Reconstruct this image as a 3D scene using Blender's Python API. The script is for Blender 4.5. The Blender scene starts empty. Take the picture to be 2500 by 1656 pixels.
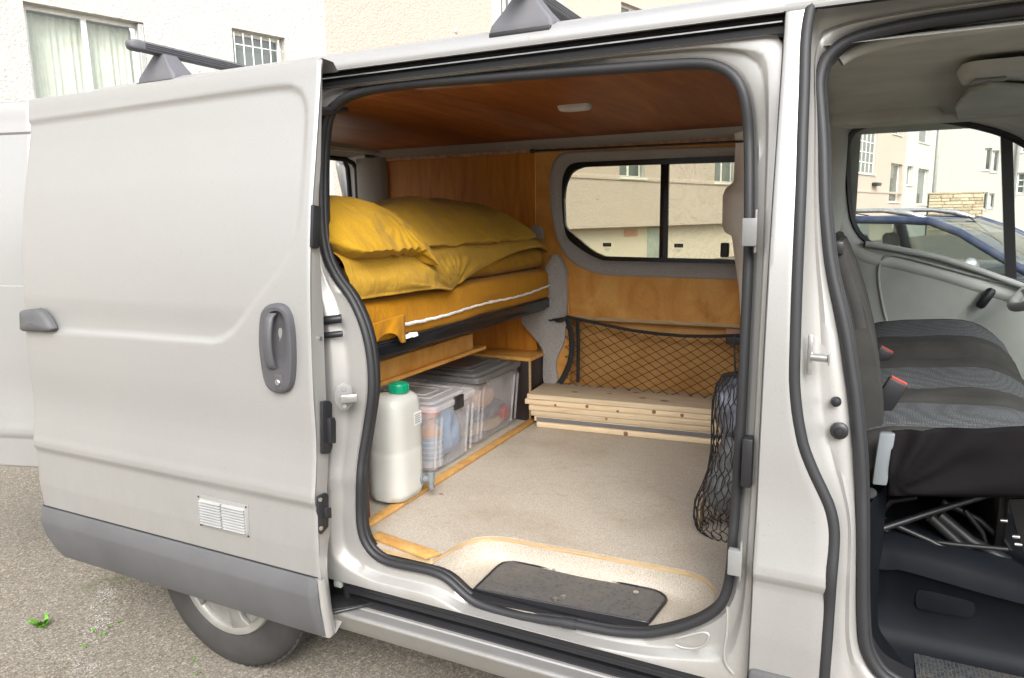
import bpy, bmesh, math, random
from mathutils import Vector, Matrix, noise
SC = bpy.context.scene
COL = SC.collection
random.seed(7)
R_ = math.radians

# ------------------------------------------------------------------ camera
F_PX, W_PX, H_PX = 1734.0, 2500.0, 1656.0
YAW, PIT, ROL = -0.4565, 0.1693, 0.0148
CAM = Vector((0.0, -1.5, 1.49))
def _axes():
    fw = Vector((math.sin(YAW), math.cos(YAW), 0)); rt = Vector((math.cos(YAW), -math.sin(YAW), 0)); dn = Vector((0, 0, -1))
    f2 = math.cos(PIT)*fw + math.sin(PIT)*dn; d2 = -math.sin(PIT)*fw + math.cos(PIT)*dn
    return math.cos(ROL)*rt + math.sin(ROL)*d2, -math.sin(ROL)*rt + math.cos(ROL)*d2, f2
RT, DN, FW = _axes()
cd = bpy.data.cameras.new('camera'); cam = bpy.data.objects.new('camera', cd); COL.objects.link(cam)
cd.sensor_width = 36; cd.lens = F_PX/W_PX*36; cd.clip_start = 0.02; cd.clip_end = 500
m = Matrix.Identity(4)
for i in range(3):
    m[i][0] = RT[i]; m[i][1] = -DN[i]; m[i][2] = -FW[i]; m[i][3] = CAM[i]
cam.matrix_world = m
SC.camera = cam

# ------------------------------------------------------------------ light: bright overcast
SUN_EL, SUN_AZ = 40.0, 150.0        # compass-like: direction the light comes FROM, degrees clockwise from +Y
w = bpy.data.worlds.new('World'); SC.world = w; w.use_nodes = True
nt = w.node_tree; bg = nt.nodes['Background']
sky = nt.nodes.new('ShaderNodeTexSky'); sky.sky_type = 'NISHITA'; sky.sun_disc = False
sky.sun_elevation = R_(SUN_EL); sky.sun_rotation = R_(SUN_AZ); sky.dust_density = 3.0; sky.air_density = 1.0
hs = nt.nodes.new('ShaderNodeHueSaturation'); hs.inputs['Saturation'].default_value = 0.30
nt.links.new(sky.outputs[0], hs.inputs['Color']); nt.links.new(hs.outputs[0], bg.inputs['Color'])
bg.inputs['Strength'].default_value = 0.15
sd = bpy.data.lights.new('sun', 'SUN'); sd.energy = 0.8; sd.angle = R_(35); sd.color = (1.0, 0.985, 0.955)
sun = bpy.data.objects.new('sun', sd); COL.objects.link(sun)
az, el = R_(SUN_AZ), R_(SUN_EL)
sdir = Vector((math.sin(az)*math.cos(el), math.cos(az)*math.cos(el), math.sin(el)))
sun.rotation_euler = sdir.to_track_quat('Z', 'Y').to_euler(); sun.location = (0, -6, 9)
vs = SC.view_settings; vs.view_transform = 'Standard'; vs.look = 'None'; vs.gamma = 1; vs.use_curve_mapping = False
vs.exposure = 1.6
SC.cycles.use_denoising = True
SC.cycles.max_bounces = 10; SC.cycles.diffuse_bounces = 5; SC.cycles.transparent_max_bounces = 16
SC.cycles.caustics_reflective = False; SC.cycles.caustics_refractive = False
SC.cycles.sample_clamp_indirect = 6

# ------------------------------------------------------------------ pixel -> point on a known plane
def ray(px, py):
    return RT*((px-W_PX/2)/F_PX) + DN*((py-H_PX/2)/F_PX) + FW
def Py(px, py, Y): v = ray(px, py); return CAM + v*((Y-CAM.y)/v.y)
def Pz(px, py, Z): v = ray(px, py); return CAM + v*((Z-CAM.z)/v.z)
def Px(px, py, X): v = ray(px, py); return CAM + v*((X-CAM.x)/v.x)
KD = 2500/2367.0
def Dy(x, y, Y): return Py(x*KD, y*KD, Y)
def Dz(x, y, Z): return Pz(x*KD, y*KD, Z)
def Dx(x, y, X): return Px(x*KD, y*KD, X)

# ------------------------------------------------------------------ van side profile (distance inboard of the widest line)
PROF = [(.26,.034),(.28,.030),(.33,.020),(.408,.009),(.492,.003),(.585,.001),(.66,.004),(.708,.006),(.718,.001),(.728,-.003),(.745,-.002),(.77,.003),(.83,.012),(.90,.018),(1.012,.018),(1.145,.022),(1.276,.029),(1.404,.041),(1.531,.060),(1.689,.090),(1.847,.119),(1.909,.130),(1.96,.16)]
def S(z):
    if z <= PROF[0][0]: return PROF[0][1]
    for i in range(len(PROF)-1):
        (a, ya), (b, yb) = PROF[i], PROF[i+1]
        if z <= b:
            t = (z-a)/(b-a)
            if a < .83 or i+2 >= len(PROF): return ya+(yb-ya)*t
            h = b-a; m0 = (yb-PROF[i-1][1])/(b-PROF[i-1][0])*h; m1 = (PROF[i+2][1]-ya)/(PROF[i+2][0]-a)*h
            return (2*t**3-3*t*t+1)*ya+(t**3-2*t*t+t)*m0+(-2*t**3+3*t*t)*yb+(t**3-t*t)*m1
    return PROF[-1][1]
def Ds(x, y, off):                       # displayed pixel -> point on the side skin moved inboard by off
    Y = .05
    for _ in range(8):
        p = Dy(x, y, Y); Y = S(p.z)+off
    return Dy(x, y, Y)

# ------------------------------------------------------------------ object helpers
def thing(name, label, cat, loc=(0,0,0), group=None):
    o = bpy.data.objects.new(name, None); COL.objects.link(o); o.location = loc
    o.empty_display_size = .1
    o['label'] = label; o['category'] = cat
    if group: o['group'] = group
    return o
def tag(o, label, cat, group=None):
    o['label'] = label; o['category'] = cat
    if group: o['group'] = group
    return o
def link(name, me, parent=None, mats=(), smooth=True):
    o = bpy.data.objects.new(name, me); COL.objects.link(o)
    for mt in mats: me.materials.append(mt)
    if smooth:
        for p in me.polygons: p.use_smooth = True
    if parent is not None:
        o.parent = parent
        if parent.type == 'EMPTY' and parent.parent is None:
            o.matrix_parent_inverse = Matrix.Translation(-parent.location)
    return o
def mesh(name, vs, fs, mat, parent=None, smooth=False, bevel=0, seg=2, subsurf=0, solid=0, auto=None):
    me = bpy.data.meshes.new(name)
    me.from_pydata([tuple(v) for v in vs], [], fs); me.update()
    bm = bmesh.new(); bm.from_mesh(me)
    bmesh.ops.remove_doubles(bm, verts=bm.verts, dist=1e-6)
    bmesh.ops.recalc_face_normals(bm, faces=bm.faces)
    if bevel:
        es = [e for e in bm.edges if len(e.link_faces) == 2 and e.calc_face_angle(0) > .5]
        if es: bmesh.ops.bevel(bm, geom=es, offset=bevel, segments=seg, affect='EDGES', profile=.5, clamp_overlap=True)
    bm.to_mesh(me); bm.free()
    o = link(name, me, parent, (mat,) if not isinstance(mat, (list, tuple)) else mat, smooth or bevel > 0)
    if bevel or auto: sharp(me, auto or 40)
    if solid:
        md = o.modifiers.new('solid', 'SOLIDIFY'); md.thickness = solid; md.offset = -1
    if subsurf:
        md = o.modifiers.new('sub', 'SUBSURF'); md.levels = subsurf; md.render_levels = subsurf
    return o
def sharp(me, deg):
    bm = bmesh.new(); bm.from_mesh(me); lim = R_(deg)
    for e in bm.edges: e.smooth = not (len(e.link_faces) == 2 and e.calc_face_angle(0) > lim)
    bm.to_mesh(me); bm.free()
BOXF = [(0,1,3,2),(4,6,7,5),(0,4,5,1),(2,3,7,6),(0,2,6,4),(1,5,7,3)]
def boxv(lo, hi): return [Vector((x,y,z)) for x in (lo[0],hi[0]) for y in (lo[1],hi[1]) for z in (lo[2],hi[2])]
def box(name, lo, hi, mat, parent=None, bevel=.003, M=None, seg=2):
    v = boxv(lo, hi)
    if M is not None: v = [M @ p for p in v]
    return mesh(name, v, BOXF, mat, parent, bevel=bevel, seg=seg)
class MB:                                   # collects several shapes into one mesh
    def __init__(s): s.v = []; s.f = []
    def add(s, vs, fs):
        n = len(s.v); s.v += [Vector(v) for v in vs]; s.f += [tuple(i+n for i in f) for f in fs]; return s
    def box(s, lo, hi, M=None):
        v = boxv(lo, hi)
        if M is not None: v = [M @ p for p in v]
        return s.add(v, BOXF)
    def tube(s, pts, r, n=8, closed=False): return s.add(*tube_vf(pts, r, n, closed))
    def build(s, name, mat, parent=None, **k): return mesh(name, s.v, s.f, mat, parent, **k)
def tube_vf(pts, r, n=8, closed=False, flat=1.0):
    pts = [Vector(p) for p in pts]; N = len(pts); vs = []; fs = []
    up = None
    for i, p in enumerate(pts):
        a = pts[(i-1) % N] if (closed or i > 0) else p
        b = pts[(i+1) % N] if (closed or i < N-1) else p
        t = (b-a); t = t.normalized() if t.length > 1e-9 else Vector((1,0,0))
        if up is None:
            up = Vector((0,0,1)) if abs(t.z) < .9 else Vector((1,0,0))
        x = up - t*up.dot(t)
        if x.length < 1e-6: x = t.orthogonal()
        x.normalize(); y = t.cross(x); up = x
        rr = r[i] if isinstance(r, (list, tuple)) else r
        for k in range(n):
            a_ = 2*math.pi*k/n
            vs.append(p + x*(math.cos(a_)*rr) + y*(math.sin(a_)*rr*flat))
    for i in range(N if closed else N-1):
        j = (i+1) % N
        for k in range(n):
            fs.append((i*n+k, i*n+(k+1) % n, j*n+(k+1) % n, j*n+k))
    if not closed:
        fs.append(tuple(range(n-1, -1, -1))); fs.append(tuple((N-1)*n+k for k in range(n)))
    return vs, fs
def tube(name, pts, r, mat, parent=None, n=8, closed=False, flat=1.0):
    v, f = tube_vf(pts, r, n, closed, flat); return mesh(name, v, f, mat, parent, smooth=True, auto=60)
def resample(pts, n, closed=False, smooth=True):
    pts = [Vector(p) for p in pts]
    if smooth:
        q = []; N = len(pts)
        rng = range(N) if closed else range(N-1)
        for i in rng:
            p0 = pts[(i-1) % N] if (closed or i > 0) else pts[i]
            p1 = pts[i]; p2 = pts[(i+1) % N]
            p3 = pts[(i+2) % N] if (closed or i < N-2) else p2
            for k in range(8):
                t = k/8
                q.append(.5*((2*p1)+(p2-p0)*t+(2*p0-5*p1+4*p2-p3)*t*t+(3*p1-p0-3*p2+p3)*t**3))
        if not closed: q.append(pts[-1])
        pts = q
    if closed: pts = pts+[pts[0]]
    d = [0]
    for a, b in zip(pts, pts[1:]): d.append(d[-1]+(b-a).length)
    out = []; j = 0
    cnt = n if closed else n-1
    for i in range(n):
        s = d[-1]*i/cnt
        while j < len(d)-2 and d[j+1] < s: j += 1
        L = d[j+1]-d[j]; t = (s-d[j])/L if L > 0 else 0
        out.append(pts[j].lerp(pts[j+1], min(max(t,0),1)))
    return out
def loft_vf(lines, closed=False):
    n = len(lines[0]); vs = [p for l in lines for p in l]; fs = []
    for i in range(len(lines)-1):
        for k in range(n if closed else n-1):
            k2 = (k+1) % n
            fs.append((i*n+k, i*n+k2, (i+1)*n+k2, (i+1)*n+k))
    return vs, fs
def loft(name, lines, mat, parent=None, closed=False, smooth=True, **k):
    v, f = loft_vf(lines, closed); return mesh(name, v, f, mat, parent, smooth=smooth, **k)
def extrude_x(name, prof, x0, x1, mat, parent=None, close=True, nx=2, smooth=False, **k):
    """prof: list of (y,z) swept from x0 to x1"""
    lines = [[Vector((x0+(x1-x0)*i/(nx-1), y, z)) for y, z in prof] for i in range(nx)]
    v, f = loft_vf(lines, closed=close)
    if close:
        n = len(prof); f.append(tuple(range(n))); f.append(tuple((nx-1)*n+i for i in range(n-1, -1, -1)))
    return mesh(name, v, f, mat, parent, smooth=smooth, **k)
def prism(name, pts, vec, mat, parent=None, **k):
    """flat outline pushed along vec: a solid with two caps"""
    n = len(pts); vec = Vector(vec)
    vs = [Vector(p) for p in pts]+[Vector(p)+vec for p in pts]
    fs = [tuple(range(n)), tuple(range(2*n-1, n-1, -1))]+[(i, (i+1) % n, n+(i+1) % n, n+i) for i in range(n)]
    return mesh(name, vs, fs, mat, parent, **k)
def lathe_vf(prof, axis_o, axis='z', n=32):
    vs = []; fs = []; o = Vector(axis_o)
    for r, h in prof:
        for k in range(n):
            a = 2*math.pi*k/n; c, s = r*math.cos(a), r*math.sin(a)
            vs.append(o + (Vector((c,s,h)) if axis == 'z' else Vector((c,h,s)) if axis == 'y' else Vector((h,c,s))))
    for i in range(len(prof)-1):
        for k in range(n):
            fs.append((i*n+k, i*n+(k+1) % n, (i+1)*n+(k+1) % n, (i+1)*n+k))
    if prof[0][0] > 1e-5: fs.append(tuple(range(n-1,-1,-1)))
    if prof[-1][0] > 1e-5: fs.append(tuple((len(prof)-1)*n+k for k in range(n)))
    return vs, fs
def lathe(name, prof, o, mat, parent=None, axis='z', n=32, auto=35):
    v, f = lathe_vf(prof, o, axis, n); return mesh(name, v, f, mat, parent, smooth=True, auto=auto)
def ray_poly(c, ang, poly):                # 2-D: distance from c to polygon along ang
    dx, dy = math.cos(ang), math.sin(ang); best = 0
    for (x1,y1),(x2,y2) in zip(poly, poly[1:]+poly[:1]):
        ex, ey = x2-x1, y2-y1; den = dx*ey-dy*ex
        if abs(den) < 1e-12: continue
        t = ((x1-c[0])*ey-(y1-c[1])*ex)/den; s = ((x1-c[0])*dy-(y1-c[1])*dx)/den
        if t > 0 and -1e-9 <= s <= 1+1e-9: best = max(best, t)
    return best
def ring_lines(outlines, n=160, extra=()):
    """outlines: list of (2-D polygon, y) star-shaped about a common centre, in (x,z); returns matching closed lines"""
    inner = outlines[-1][0]; c = (sum(p[0] for p in inner)/len(inner), sum(p[1] for p in inner)/len(inner))
    angs = [2*math.pi*i/n for i in range(n)]
    for poly, _ in outlines[:1]:
        if len(poly) < 10: angs += [math.atan2(p[1]-c[1], p[0]-c[0]) % (2*math.pi) for p in poly]
    angs = sorted(set(angs)); out = []
    for poly, y in outlines:
        l = []
        for a in angs:
            t = ray_poly(c, a, poly); x, z = c[0]+t*math.cos(a), c[1]+t*math.sin(a)
            l.append(Vector((x, y(z) if callable(y) else y, z)))
        out.append(l)
    return out
def round_poly(pts, r, n=6):
    """2-D polygon with rounded corners; r a number or list"""
    out = []; N = len(pts)
    for i in range(N):
        p = Vector(pts[i]); a = Vector(pts[i-1]); b = Vector(pts[(i+1) % N]); rr = r[i] if isinstance(r, (list,tuple)) else r
        u = (a-p); v = (b-p); rr = min(rr, u.length*.49, v.length*.49); u.normalize(); v.normalize()
        p0 = p+u*rr; p2 = p+v*rr
        for k in range(n+1):
            t = k/n; q = p0*(1-t)**2 + p*2*t*(1-t) + p2*t*t
            out.append((q.x, q.y))
    return out
def rbox_vf(lo, hi, r, nx=3, n=5, taper=1.0, fn=None):
    """upright box with rounded vertical corners (plan) and soft top/bottom edges"""
    cx, cy = (lo[0]+hi[0])/2, (lo[1]+hi[1])/2
    plan = round_poly([(lo[0],lo[1]),(hi[0],lo[1]),(hi[0],hi[1]),(lo[0],hi[1])], r, n)
    return plan, (cx, cy)
# ------------------------------------------------------------------ materials (procedural)
def newmat(name):
    mt = bpy.data.materials.new(name); mt.use_nodes = True
    return mt, mt.node_tree, mt.node_tree.nodes['Principled BSDF']
def N(nt, t, **k):
    n = nt.nodes.new(t)
    for a, b in k.items(): setattr(n, a, b)
    return n
def coords(nt, scale=(1,1,1), rot=(0,0,0)):
    tc = N(nt, 'ShaderNodeTexCoord'); mp = N(nt, 'ShaderNodeMapping')
    mp.inputs['Scale'].default_value = scale; mp.inputs['Rotation'].default_value = rot
    nt.links.new(tc.outputs['Object'], mp.inputs['Vector']); return mp.outputs[0]
def noise_n(nt, vec, scale, detail=4, rough=.55, dist=0):
    n = N(nt, 'ShaderNodeTexNoise'); n.inputs['Scale'].default_value = scale; n.inputs['Detail'].default_value = detail
    n.inputs['Roughness'].default_value = rough; n.inputs['Distortion'].default_value = dist
    nt.links.new(vec, n.inputs['Vector']); return n.outputs['Fac']
def ramp(nt, fac, stops):
    r = N(nt, 'ShaderNodeValToRGB'); e = r.color_ramp.elements
    while len(e) < len(stops): e.new(.5)
    for el_, (p, c) in zip(e, stops):
        el_.position = p; el_.color = c if len(c) == 4 else (*c, 1)
    nt.links.new(fac, r.inputs['Fac']); return r.outputs['Color']
def mix(nt, fac, a, b, blend='MIX'):
    n = N(nt, 'ShaderNodeMix', data_type='RGBA', blend_type=blend)
    for sock, v in ((n.inputs[0], fac), (n.inputs[6], a), (n.inputs[7], b)):
        if hasattr(v, 'is_linked'): nt.links.new(v, sock)
        elif isinstance(v, (int, float)): sock.default_value = v
        else: sock.default_value = (*v, 1) if len(v) == 3 else v
    return n.outputs[2]
def bump(nt, b, h, strength=.3, dist=.002, prev=None):
    n = N(nt, 'ShaderNodeBump'); n.inputs['Strength'].default_value = strength; n.inputs['Distance'].default_value = dist
    nt.links.new(h, n.inputs['Height'])
    if prev is not None: nt.links.new(prev, n.inputs['Normal'])
    nt.links.new(n.outputs[0], b.inputs['Normal']); return n.outputs[0]
def scl(c, k): return tuple(min(1, v*k) for v in c[:3])
def plain(name, col, rough=.5, metal=0, spec=.5, var=.12, vscale=6, bmp=0, bscale=300, coat=0, bdist=.001):
    mt, nt, b = newmat(name); v = coords(nt)
    f = noise_n(nt, v, vscale, 5)
    c = ramp(nt, f, [(.3, scl(col, 1-var)), (.7, scl(col, 1+var))])
    nt.links.new(c, b.inputs['Base Color'])
    b.inputs['Roughness'].default_value = rough; b.inputs['Metallic'].default_value = metal
    b.inputs['Specular IOR Level'].default_value = spec; b.inputs['Coat Weight'].default_value = coat
    if bmp: bump(nt, b, noise_n(nt, v, bscale, 3), bmp, bdist)
    return mt
def paint_mat(name, col, metal, rough, dirt=.1):
    mt, nt, b = newmat(name); v = coords(nt)
    fl = N(nt, 'ShaderNodeTexVoronoi'); fl.inputs['Scale'].default_value = 900; nt.links.new(v, fl.inputs['Vector'])
    c0 = ramp(nt, fl.outputs['Color'], [(0, scl(col, .93)), (1, scl(col, 1.06))])
    d = noise_n(nt, v, 2.5, 8, .65)
    c1 = mix(nt, ramp(nt, d, [(.45, (0,0,0)), (.8, (dirt,)*3)]), c0, (.33,.29,.23))
    sp = noise_n(nt, v, 180, 2, .5)
    c2 = mix(nt, ramp(nt, sp, [(.70, (0,0,0)), (.74, (.4,)*3)]), c1, (.25,.22,.18))
    nt.links.new(c2, b.inputs['Base Color'])
    b.inputs['Metallic'].default_value = metal
    r = ramp(nt, d, [(.3, (rough-.05,)*3), (.8, (rough+.12,)*3)]); nt.links.new(r, b.inputs['Roughness'])
    b.inputs['Coat Weight'].default_value = .12; b.inputs['Coat Roughness'].default_value = .30
    # road film: uneven splashes low on the body
    sx = N(nt, 'ShaderNodeSeparateXYZ'); nt.links.new(v, sx.inputs[0])
    lo = N(nt, 'ShaderNodeMapRange'); lo.inputs[1].default_value = .95; lo.inputs[2].default_value = .30; nt.links.new(sx.outputs['Z'], lo.inputs[0])
    sn = noise_n(nt, coords(nt, (3,3,1.2)), 5, 9, .72)
    mm = N(nt, 'ShaderNodeMath', operation='MULTIPLY'); nt.links.new(lo.outputs[0], mm.inputs[0]); nt.links.new(ramp(nt, sn, [(.38,(0,0,0)),(.75,(.38,)*3)]), mm.inputs[1])
    c3 = mix(nt, mm.outputs[0], c2, (.30,.27,.225)); nt.links.new(c3, b.inputs['Base Color'])
    bump(nt, b, noise_n(nt, v, 6, 2), .05, .01)
    return mt
PAINT = paint_mat('silver_paint', (.41,.405,.395), .52, .40)
PAINT_IN = paint_mat('silver_paint_jamb', (.43,.423,.407), .42, .36, .3)
RUBBER = plain('black_rubber', (.022,.022,.024), .55, bmp=.15, bscale=160)
BLACK = plain('black_plastic', (.016,.016,.018), .42, bmp=.1, bscale=400)
BLACKGL = plain('black_gloss', (.01,.01,.012), .2)
TRIM = plain('grey_trim_plastic', (.095,.095,.098), .62, var=.1, bmp=.25, bscale=500)
HANDLE = plain('grey_handle_plastic', (.075,.074,.08), .5, bmp=.15, bscale=600)
METAL = plain('bright_metal', (.6,.59,.57), .3, metal=.9, var=.2, vscale=30)
DARKMETAL = plain('dark_metal', (.02,.02,.021), .42, metal=.2, var=.3, vscale=20)
WHITEPL = plain('white_plastic', (.55,.54,.52), .45)
ROOFBAR = plain('roof_bar_plastic', (.13,.13,.14), .6, bmp=.2, bscale=300)
GREYPL = plain('grey_cab_plastic', (.34,.36,.335), .6, bmp=.25, bscale=700)
GREYPL2 = plain('pale_cab_plastic', (.44,.45,.43), .55, bmp=.15, bscale=700)
HEADL = plain('headliner_cloth', (.48,.48,.44), .9, bmp=.3, bscale=500)
BEIGEPL = plain('beige_trim_plastic', (.86,.83,.80), .45)
def felt_mat():
    mt, nt, b = newmat('grey_felt'); v = coords(nt)
    f = noise_n(nt, v, 260, 6, .75); g = noise_n(nt, v, 9, 4)
    c = ramp(nt, f, [(.25,(.17,.163,.155)),(.5,(.36,.345,.33)),(.8,(.55,.53,.51))])
    c = mix(nt, ramp(nt, g, [(.35,(0,0,0)),(.75,(.35,)*3)]), c, (.33,.29,.24))
    nt.links.new(c, b.inputs['Base Color']); b.inputs['Roughness'].default_value = 1; b.inputs['Specular IOR Level'].default_value = .1
    bump(nt, b, f, .6, .003); return mt
FELT = felt_mat()
def ply_mat(name, c_lo, c_mid, c_hi, stretch, rough=.38, scale=3.0, spec=.4):
    mt, nt, b = newmat(name); v = coords(nt, stretch)
    base = noise_n(nt, v, scale, 6, .6, 1.2)
    fine = noise_n(nt, coords(nt, tuple(s*6 for s in stretch)), scale*5, 5, .7)
    c = ramp(nt, base, [(.28, c_lo), (.5, c_mid), (.75, c_hi)])
    c = mix(nt, .35, c, ramp(nt, fine, [(.3, (.55,.5,.45)), (.7, (1.15,1.1,1.0))]), 'MULTIPLY')
    bl = noise_n(nt, coords(nt), 1.6, 3)
    c = mix(nt, ramp(nt, bl, [(.4,(0,0,0)),(.75,(.5,)*3)]), c, c_lo)
    nt.links.new(c, b.inputs['Base Color']); b.inputs['Roughness'].default_value = rough; b.inputs['Specular IOR Level'].default_value = spec
    bump(nt, b, fine, .12, .002); return mt
PLY_WALL = ply_mat('varnished_plywood', (.37,.11,.008), (.56,.21,.019), (.70,.31,.04), (6,6,.7), .42)
PLY_LOW = ply_mat('honey_plywood', (.48,.20,.032), (.65,.325,.08), (.75,.45,.14), (2.2,3,1.4), .42)
PLY_BACK = ply_mat('back_plywood', (.44,.21,.055), (.55,.30,.095), (.64,.38,.14), (1,3,2.0), .6)
PLY_CEIL = ply_mat('mahogany_ceiling_plywood', (.18,.050,.011), (.27,.083,.019), (.38,.145,.033), (5,.6,1), .5, 2.6, .16)
PLY_EDGE = ply_mat('pale_plywood_edge', (.36,.24,.12), (.50,.36,.20), (.62,.48,.30), (3,3,40), .6)
STRIP = ply_mat('wood_strip', (.40,.20,.055), (.52,.29,.09), (.62,.38,.15), (8,8,8), .45)
PINE = [ply_mat('pine_board_%d' % i, scl((.66,.50,.32), k), scl((.80,.65,.44), k), scl((.88,.76,.56), k), (1.2,14,26), .6) for i, k in enumerate((.97, .84, 1.06))]
PINE_TOP = ply_mat('greyed_pine', (.46,.36,.25), (.58,.47,.33), (.68,.57,.42), (1.2,16,4), .6)
GREYBOARD = plain('grey_edge', (.16,.155,.16), .7)
DARKPLY = plain('dark_film_plywood', (.022,.013,.011), .4, var=.3)
BROWNPLY = plain('brown_film_plywood', (.07,.028,.02), .4, var=.25)
def lino_mat(name='speckled_lino', cols=((.25,.21,.165),(.42,.37,.305),(.58,.525,.45)), stain=.6):
    mt, nt, b = newmat(name); v = coords(nt)
    f = noise_n(nt, v, 420, 3, .6); g = noise_n(nt, v, 3.0, 6, .6); h = noise_n(nt, coords(nt, (1,2.2,1)), 14, 5, .7)
    c = ramp(nt, f, [(.32, cols[0]), (.5, cols[1]), (.68, cols[2])])
    c = mix(nt, ramp(nt, g, [(.45,(0,0,0)),(.75,(stain,)*3)]), c, (.27,.20,.13))
    c = mix(nt, ramp(nt, h, [(.58,(0,0,0)),(.8,(.4*stain/.4,)*3)]), c, (.20,.15,.09))
    gr = noise_n(nt, v, 95, 3, .6); c = mix(nt, ramp(nt, gr, [(.72,(0,0,0)),(.76,(.55,)*3)]), c, (.12,.09,.06))
    nt.links.new(c, b.inputs['Base Color'])
    nt.links.new(ramp(nt, g, [(.3,(.42,)*3),(.7,(.58,)*3)]), b.inputs['Roughness'])
    bump(nt, b, f, .15, .001); return mt
LINO = lino_mat()
WELL = lino_mat('sprayed_step_well', ((.25,.21,.16),(.41,.365,.30),(.56,.51,.44)), .35)
def cloth_mat(name, c0, c1, weave=900, crinkle=.5, cs=70, stretch=(1,1,.35)):
    mt, nt, b = newmat(name); v = coords(nt)
    g = noise_n(nt, v, 7, 4); c = ramp(nt, g, [(.3, c0), (.7, c1)])
    cr = noise_n(nt, coords(nt, stretch), cs, 4, .6, .6); wv = noise_n(nt, v, weave, 2)
    c = mix(nt, .12, c, ramp(nt, cr, [(.3,(.72,.70,.62)),(.65,(1.1,1.1,1.05))]), 'MULTIPLY')
    nt.links.new(c, b.inputs['Base Color']); b.inputs['Roughness'].default_value = .9; b.inputs['Specular IOR Level'].default_value = .15
    b.inputs['Sheen Weight'].default_value = .06; b.inputs['Sheen Roughness'].default_value = .5
    wr = noise_n(nt, coords(nt, (.5,1.3,1.0), (.3,.2,.5)), 16, 5, .55, 1.6); p = bump(nt, b, cr, crinkle, .004); p = bump(nt, b, wr, .45, .012, p); bump(nt, b, wv, .2, .001, p); return mt
GAUZE = cloth_mat('mustard_gauze', (.375,.212,.020), (.43,.25,.028), 900, .6, 95)
GAUZE_P = cloth_mat('mustard_pillowcase', (.375,.208,.012), (.43,.245,.018), 900, .55, 85, (1,1,.5))
OCHRE = cloth_mat('ochre_mattress_cover', (.41,.175,.004), (.46,.20,.006), 700, .15, 40, (1,1,1))
SHEET = cloth_mat('ochre_sheet', (.30,.145,.006), (.34,.165,.009), 700, .35, 45, (1,3,.4))
def seat_mat():
    mt, nt, b = newmat('seat_fabric'); v = coords(nt)
    w1 = N(nt, 'ShaderNodeTexVoronoi'); w1.inputs['Scale'].default_value = 190; w1.inputs['Randomness'].default_value = .25; nt.links.new(coords(nt,(1,.6,1)), w1.inputs['Vector'])
    c = ramp(nt, w1.outputs['Distance'], [(.15,(.105,.113,.118)),(.55,(.045,.048,.050))])
    nt.links.new(c, b.inputs['Base Color']); b.inputs['Roughness'].default_value = .85
    bump(nt, b, w1.outputs['Distance'], .4, .002); return mt
SEATPAT = seat_mat()
SEATDK = plain('dark_seat_cloth', (.043,.042,.039), .9, spec=.15, var=.2, vscale=12, bmp=.3, bscale=600)
SEATVAL = plain('black_seat_skirt', (.008,.007,.0075), .9, spec=.1, var=.25, vscale=8, bmp=.2, bscale=300)
def hexmat(name, c0, c1, sc):
    mt, nt, b = newmat(name); v = coords(nt)
    w1 = N(nt, 'ShaderNodeTexVoronoi', feature='DISTANCE_TO_EDGE'); w1.inputs['Scale'].default_value = sc; w1.inputs['Randomness'].default_value = .12
    nt.links.new(v, w1.inputs['Vector'])
    d = noise_n(nt, v, 14, 6, .7)
    c = ramp(nt, w1.outputs['Distance'], [(.05, c1), (.16, c0)])
    c = mix(nt, ramp(nt, d, [(.45,(0,0,0)),(.75,(.6,)*3)]), c, (.14,.12,.095))
    nt.links.new(c, b.inputs['Base Color']); b.inputs['Roughness'].default_value = .6
    bump(nt, b, w1.outputs['Distance'], .6, .004); return mt
MATMAT = hexmat('step_mat_rubber', (.028,.028,.029), (.085,.081,.078), 92)
HEXSTEP = hexmat('cab_step_tread', (.014,.016,.018), (.085,.09,.094), 125)
STEPBLACK = plain('cab_step_plastic', (.006,.0075,.010), .55, spec=.15, var=.4, vscale=5, bmp=.15, bscale=300)
def asphalt_mat():
    mt, nt, b = newmat('asphalt'); v = coords(nt)
    vo = N(nt, 'ShaderNodeTexVoronoi'); vo.inputs['Scale'].default_value = 170; nt.links.new(v, vo.inputs['Vector'])
    vo2 = N(nt, 'ShaderNodeTexVoronoi'); vo2.inputs['Scale'].default_value = 85; nt.links.new(v, vo2.inputs['Vector'])
    st = ramp(nt, vo.outputs['Color'], [(.08,(.125,.110,.086)),(.40,(.215,.191,.155)),(.75,(.285,.258,.215)),(.97,(.47,.44,.385))])
    big = ramp(nt, vo2.outputs['Color'], [(.80,(0,0,0)),(.92,(1,1,1))])
    c = mix(nt, big, st, (.38,.345,.29))
    gap = ramp(nt, vo.outputs['Distance'], [(.35,(1,1,1)),(.75,(.5,.46,.40))])
    c = mix(nt, .8, c, gap, 'MULTIPLY')
    g = noise_n(nt, v, 1.3, 7, .65)
    c = mix(nt, ramp(nt, g, [(.35,(0,0,0)),(.75,(.45,)*3)]), c, (.22,.205,.18))
    ms = noise_n(nt, v, 2.2, 8, .72, .4)
    c = mix(nt, ramp(nt, ms, [(.57,(0,0,0)),(.70,(.55,)*3)]), c, (.055,.075,.018))
    nt.links.new(c, b.inputs['Base Color']); b.inputs['Roughness'].default_value = .9; b.inputs['Specular IOR Level'].default_value = .25
    bump(nt, b, vo.outputs['Distance'], -.7, .006); return mt
ASPHALT = asphalt_mat()
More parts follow.
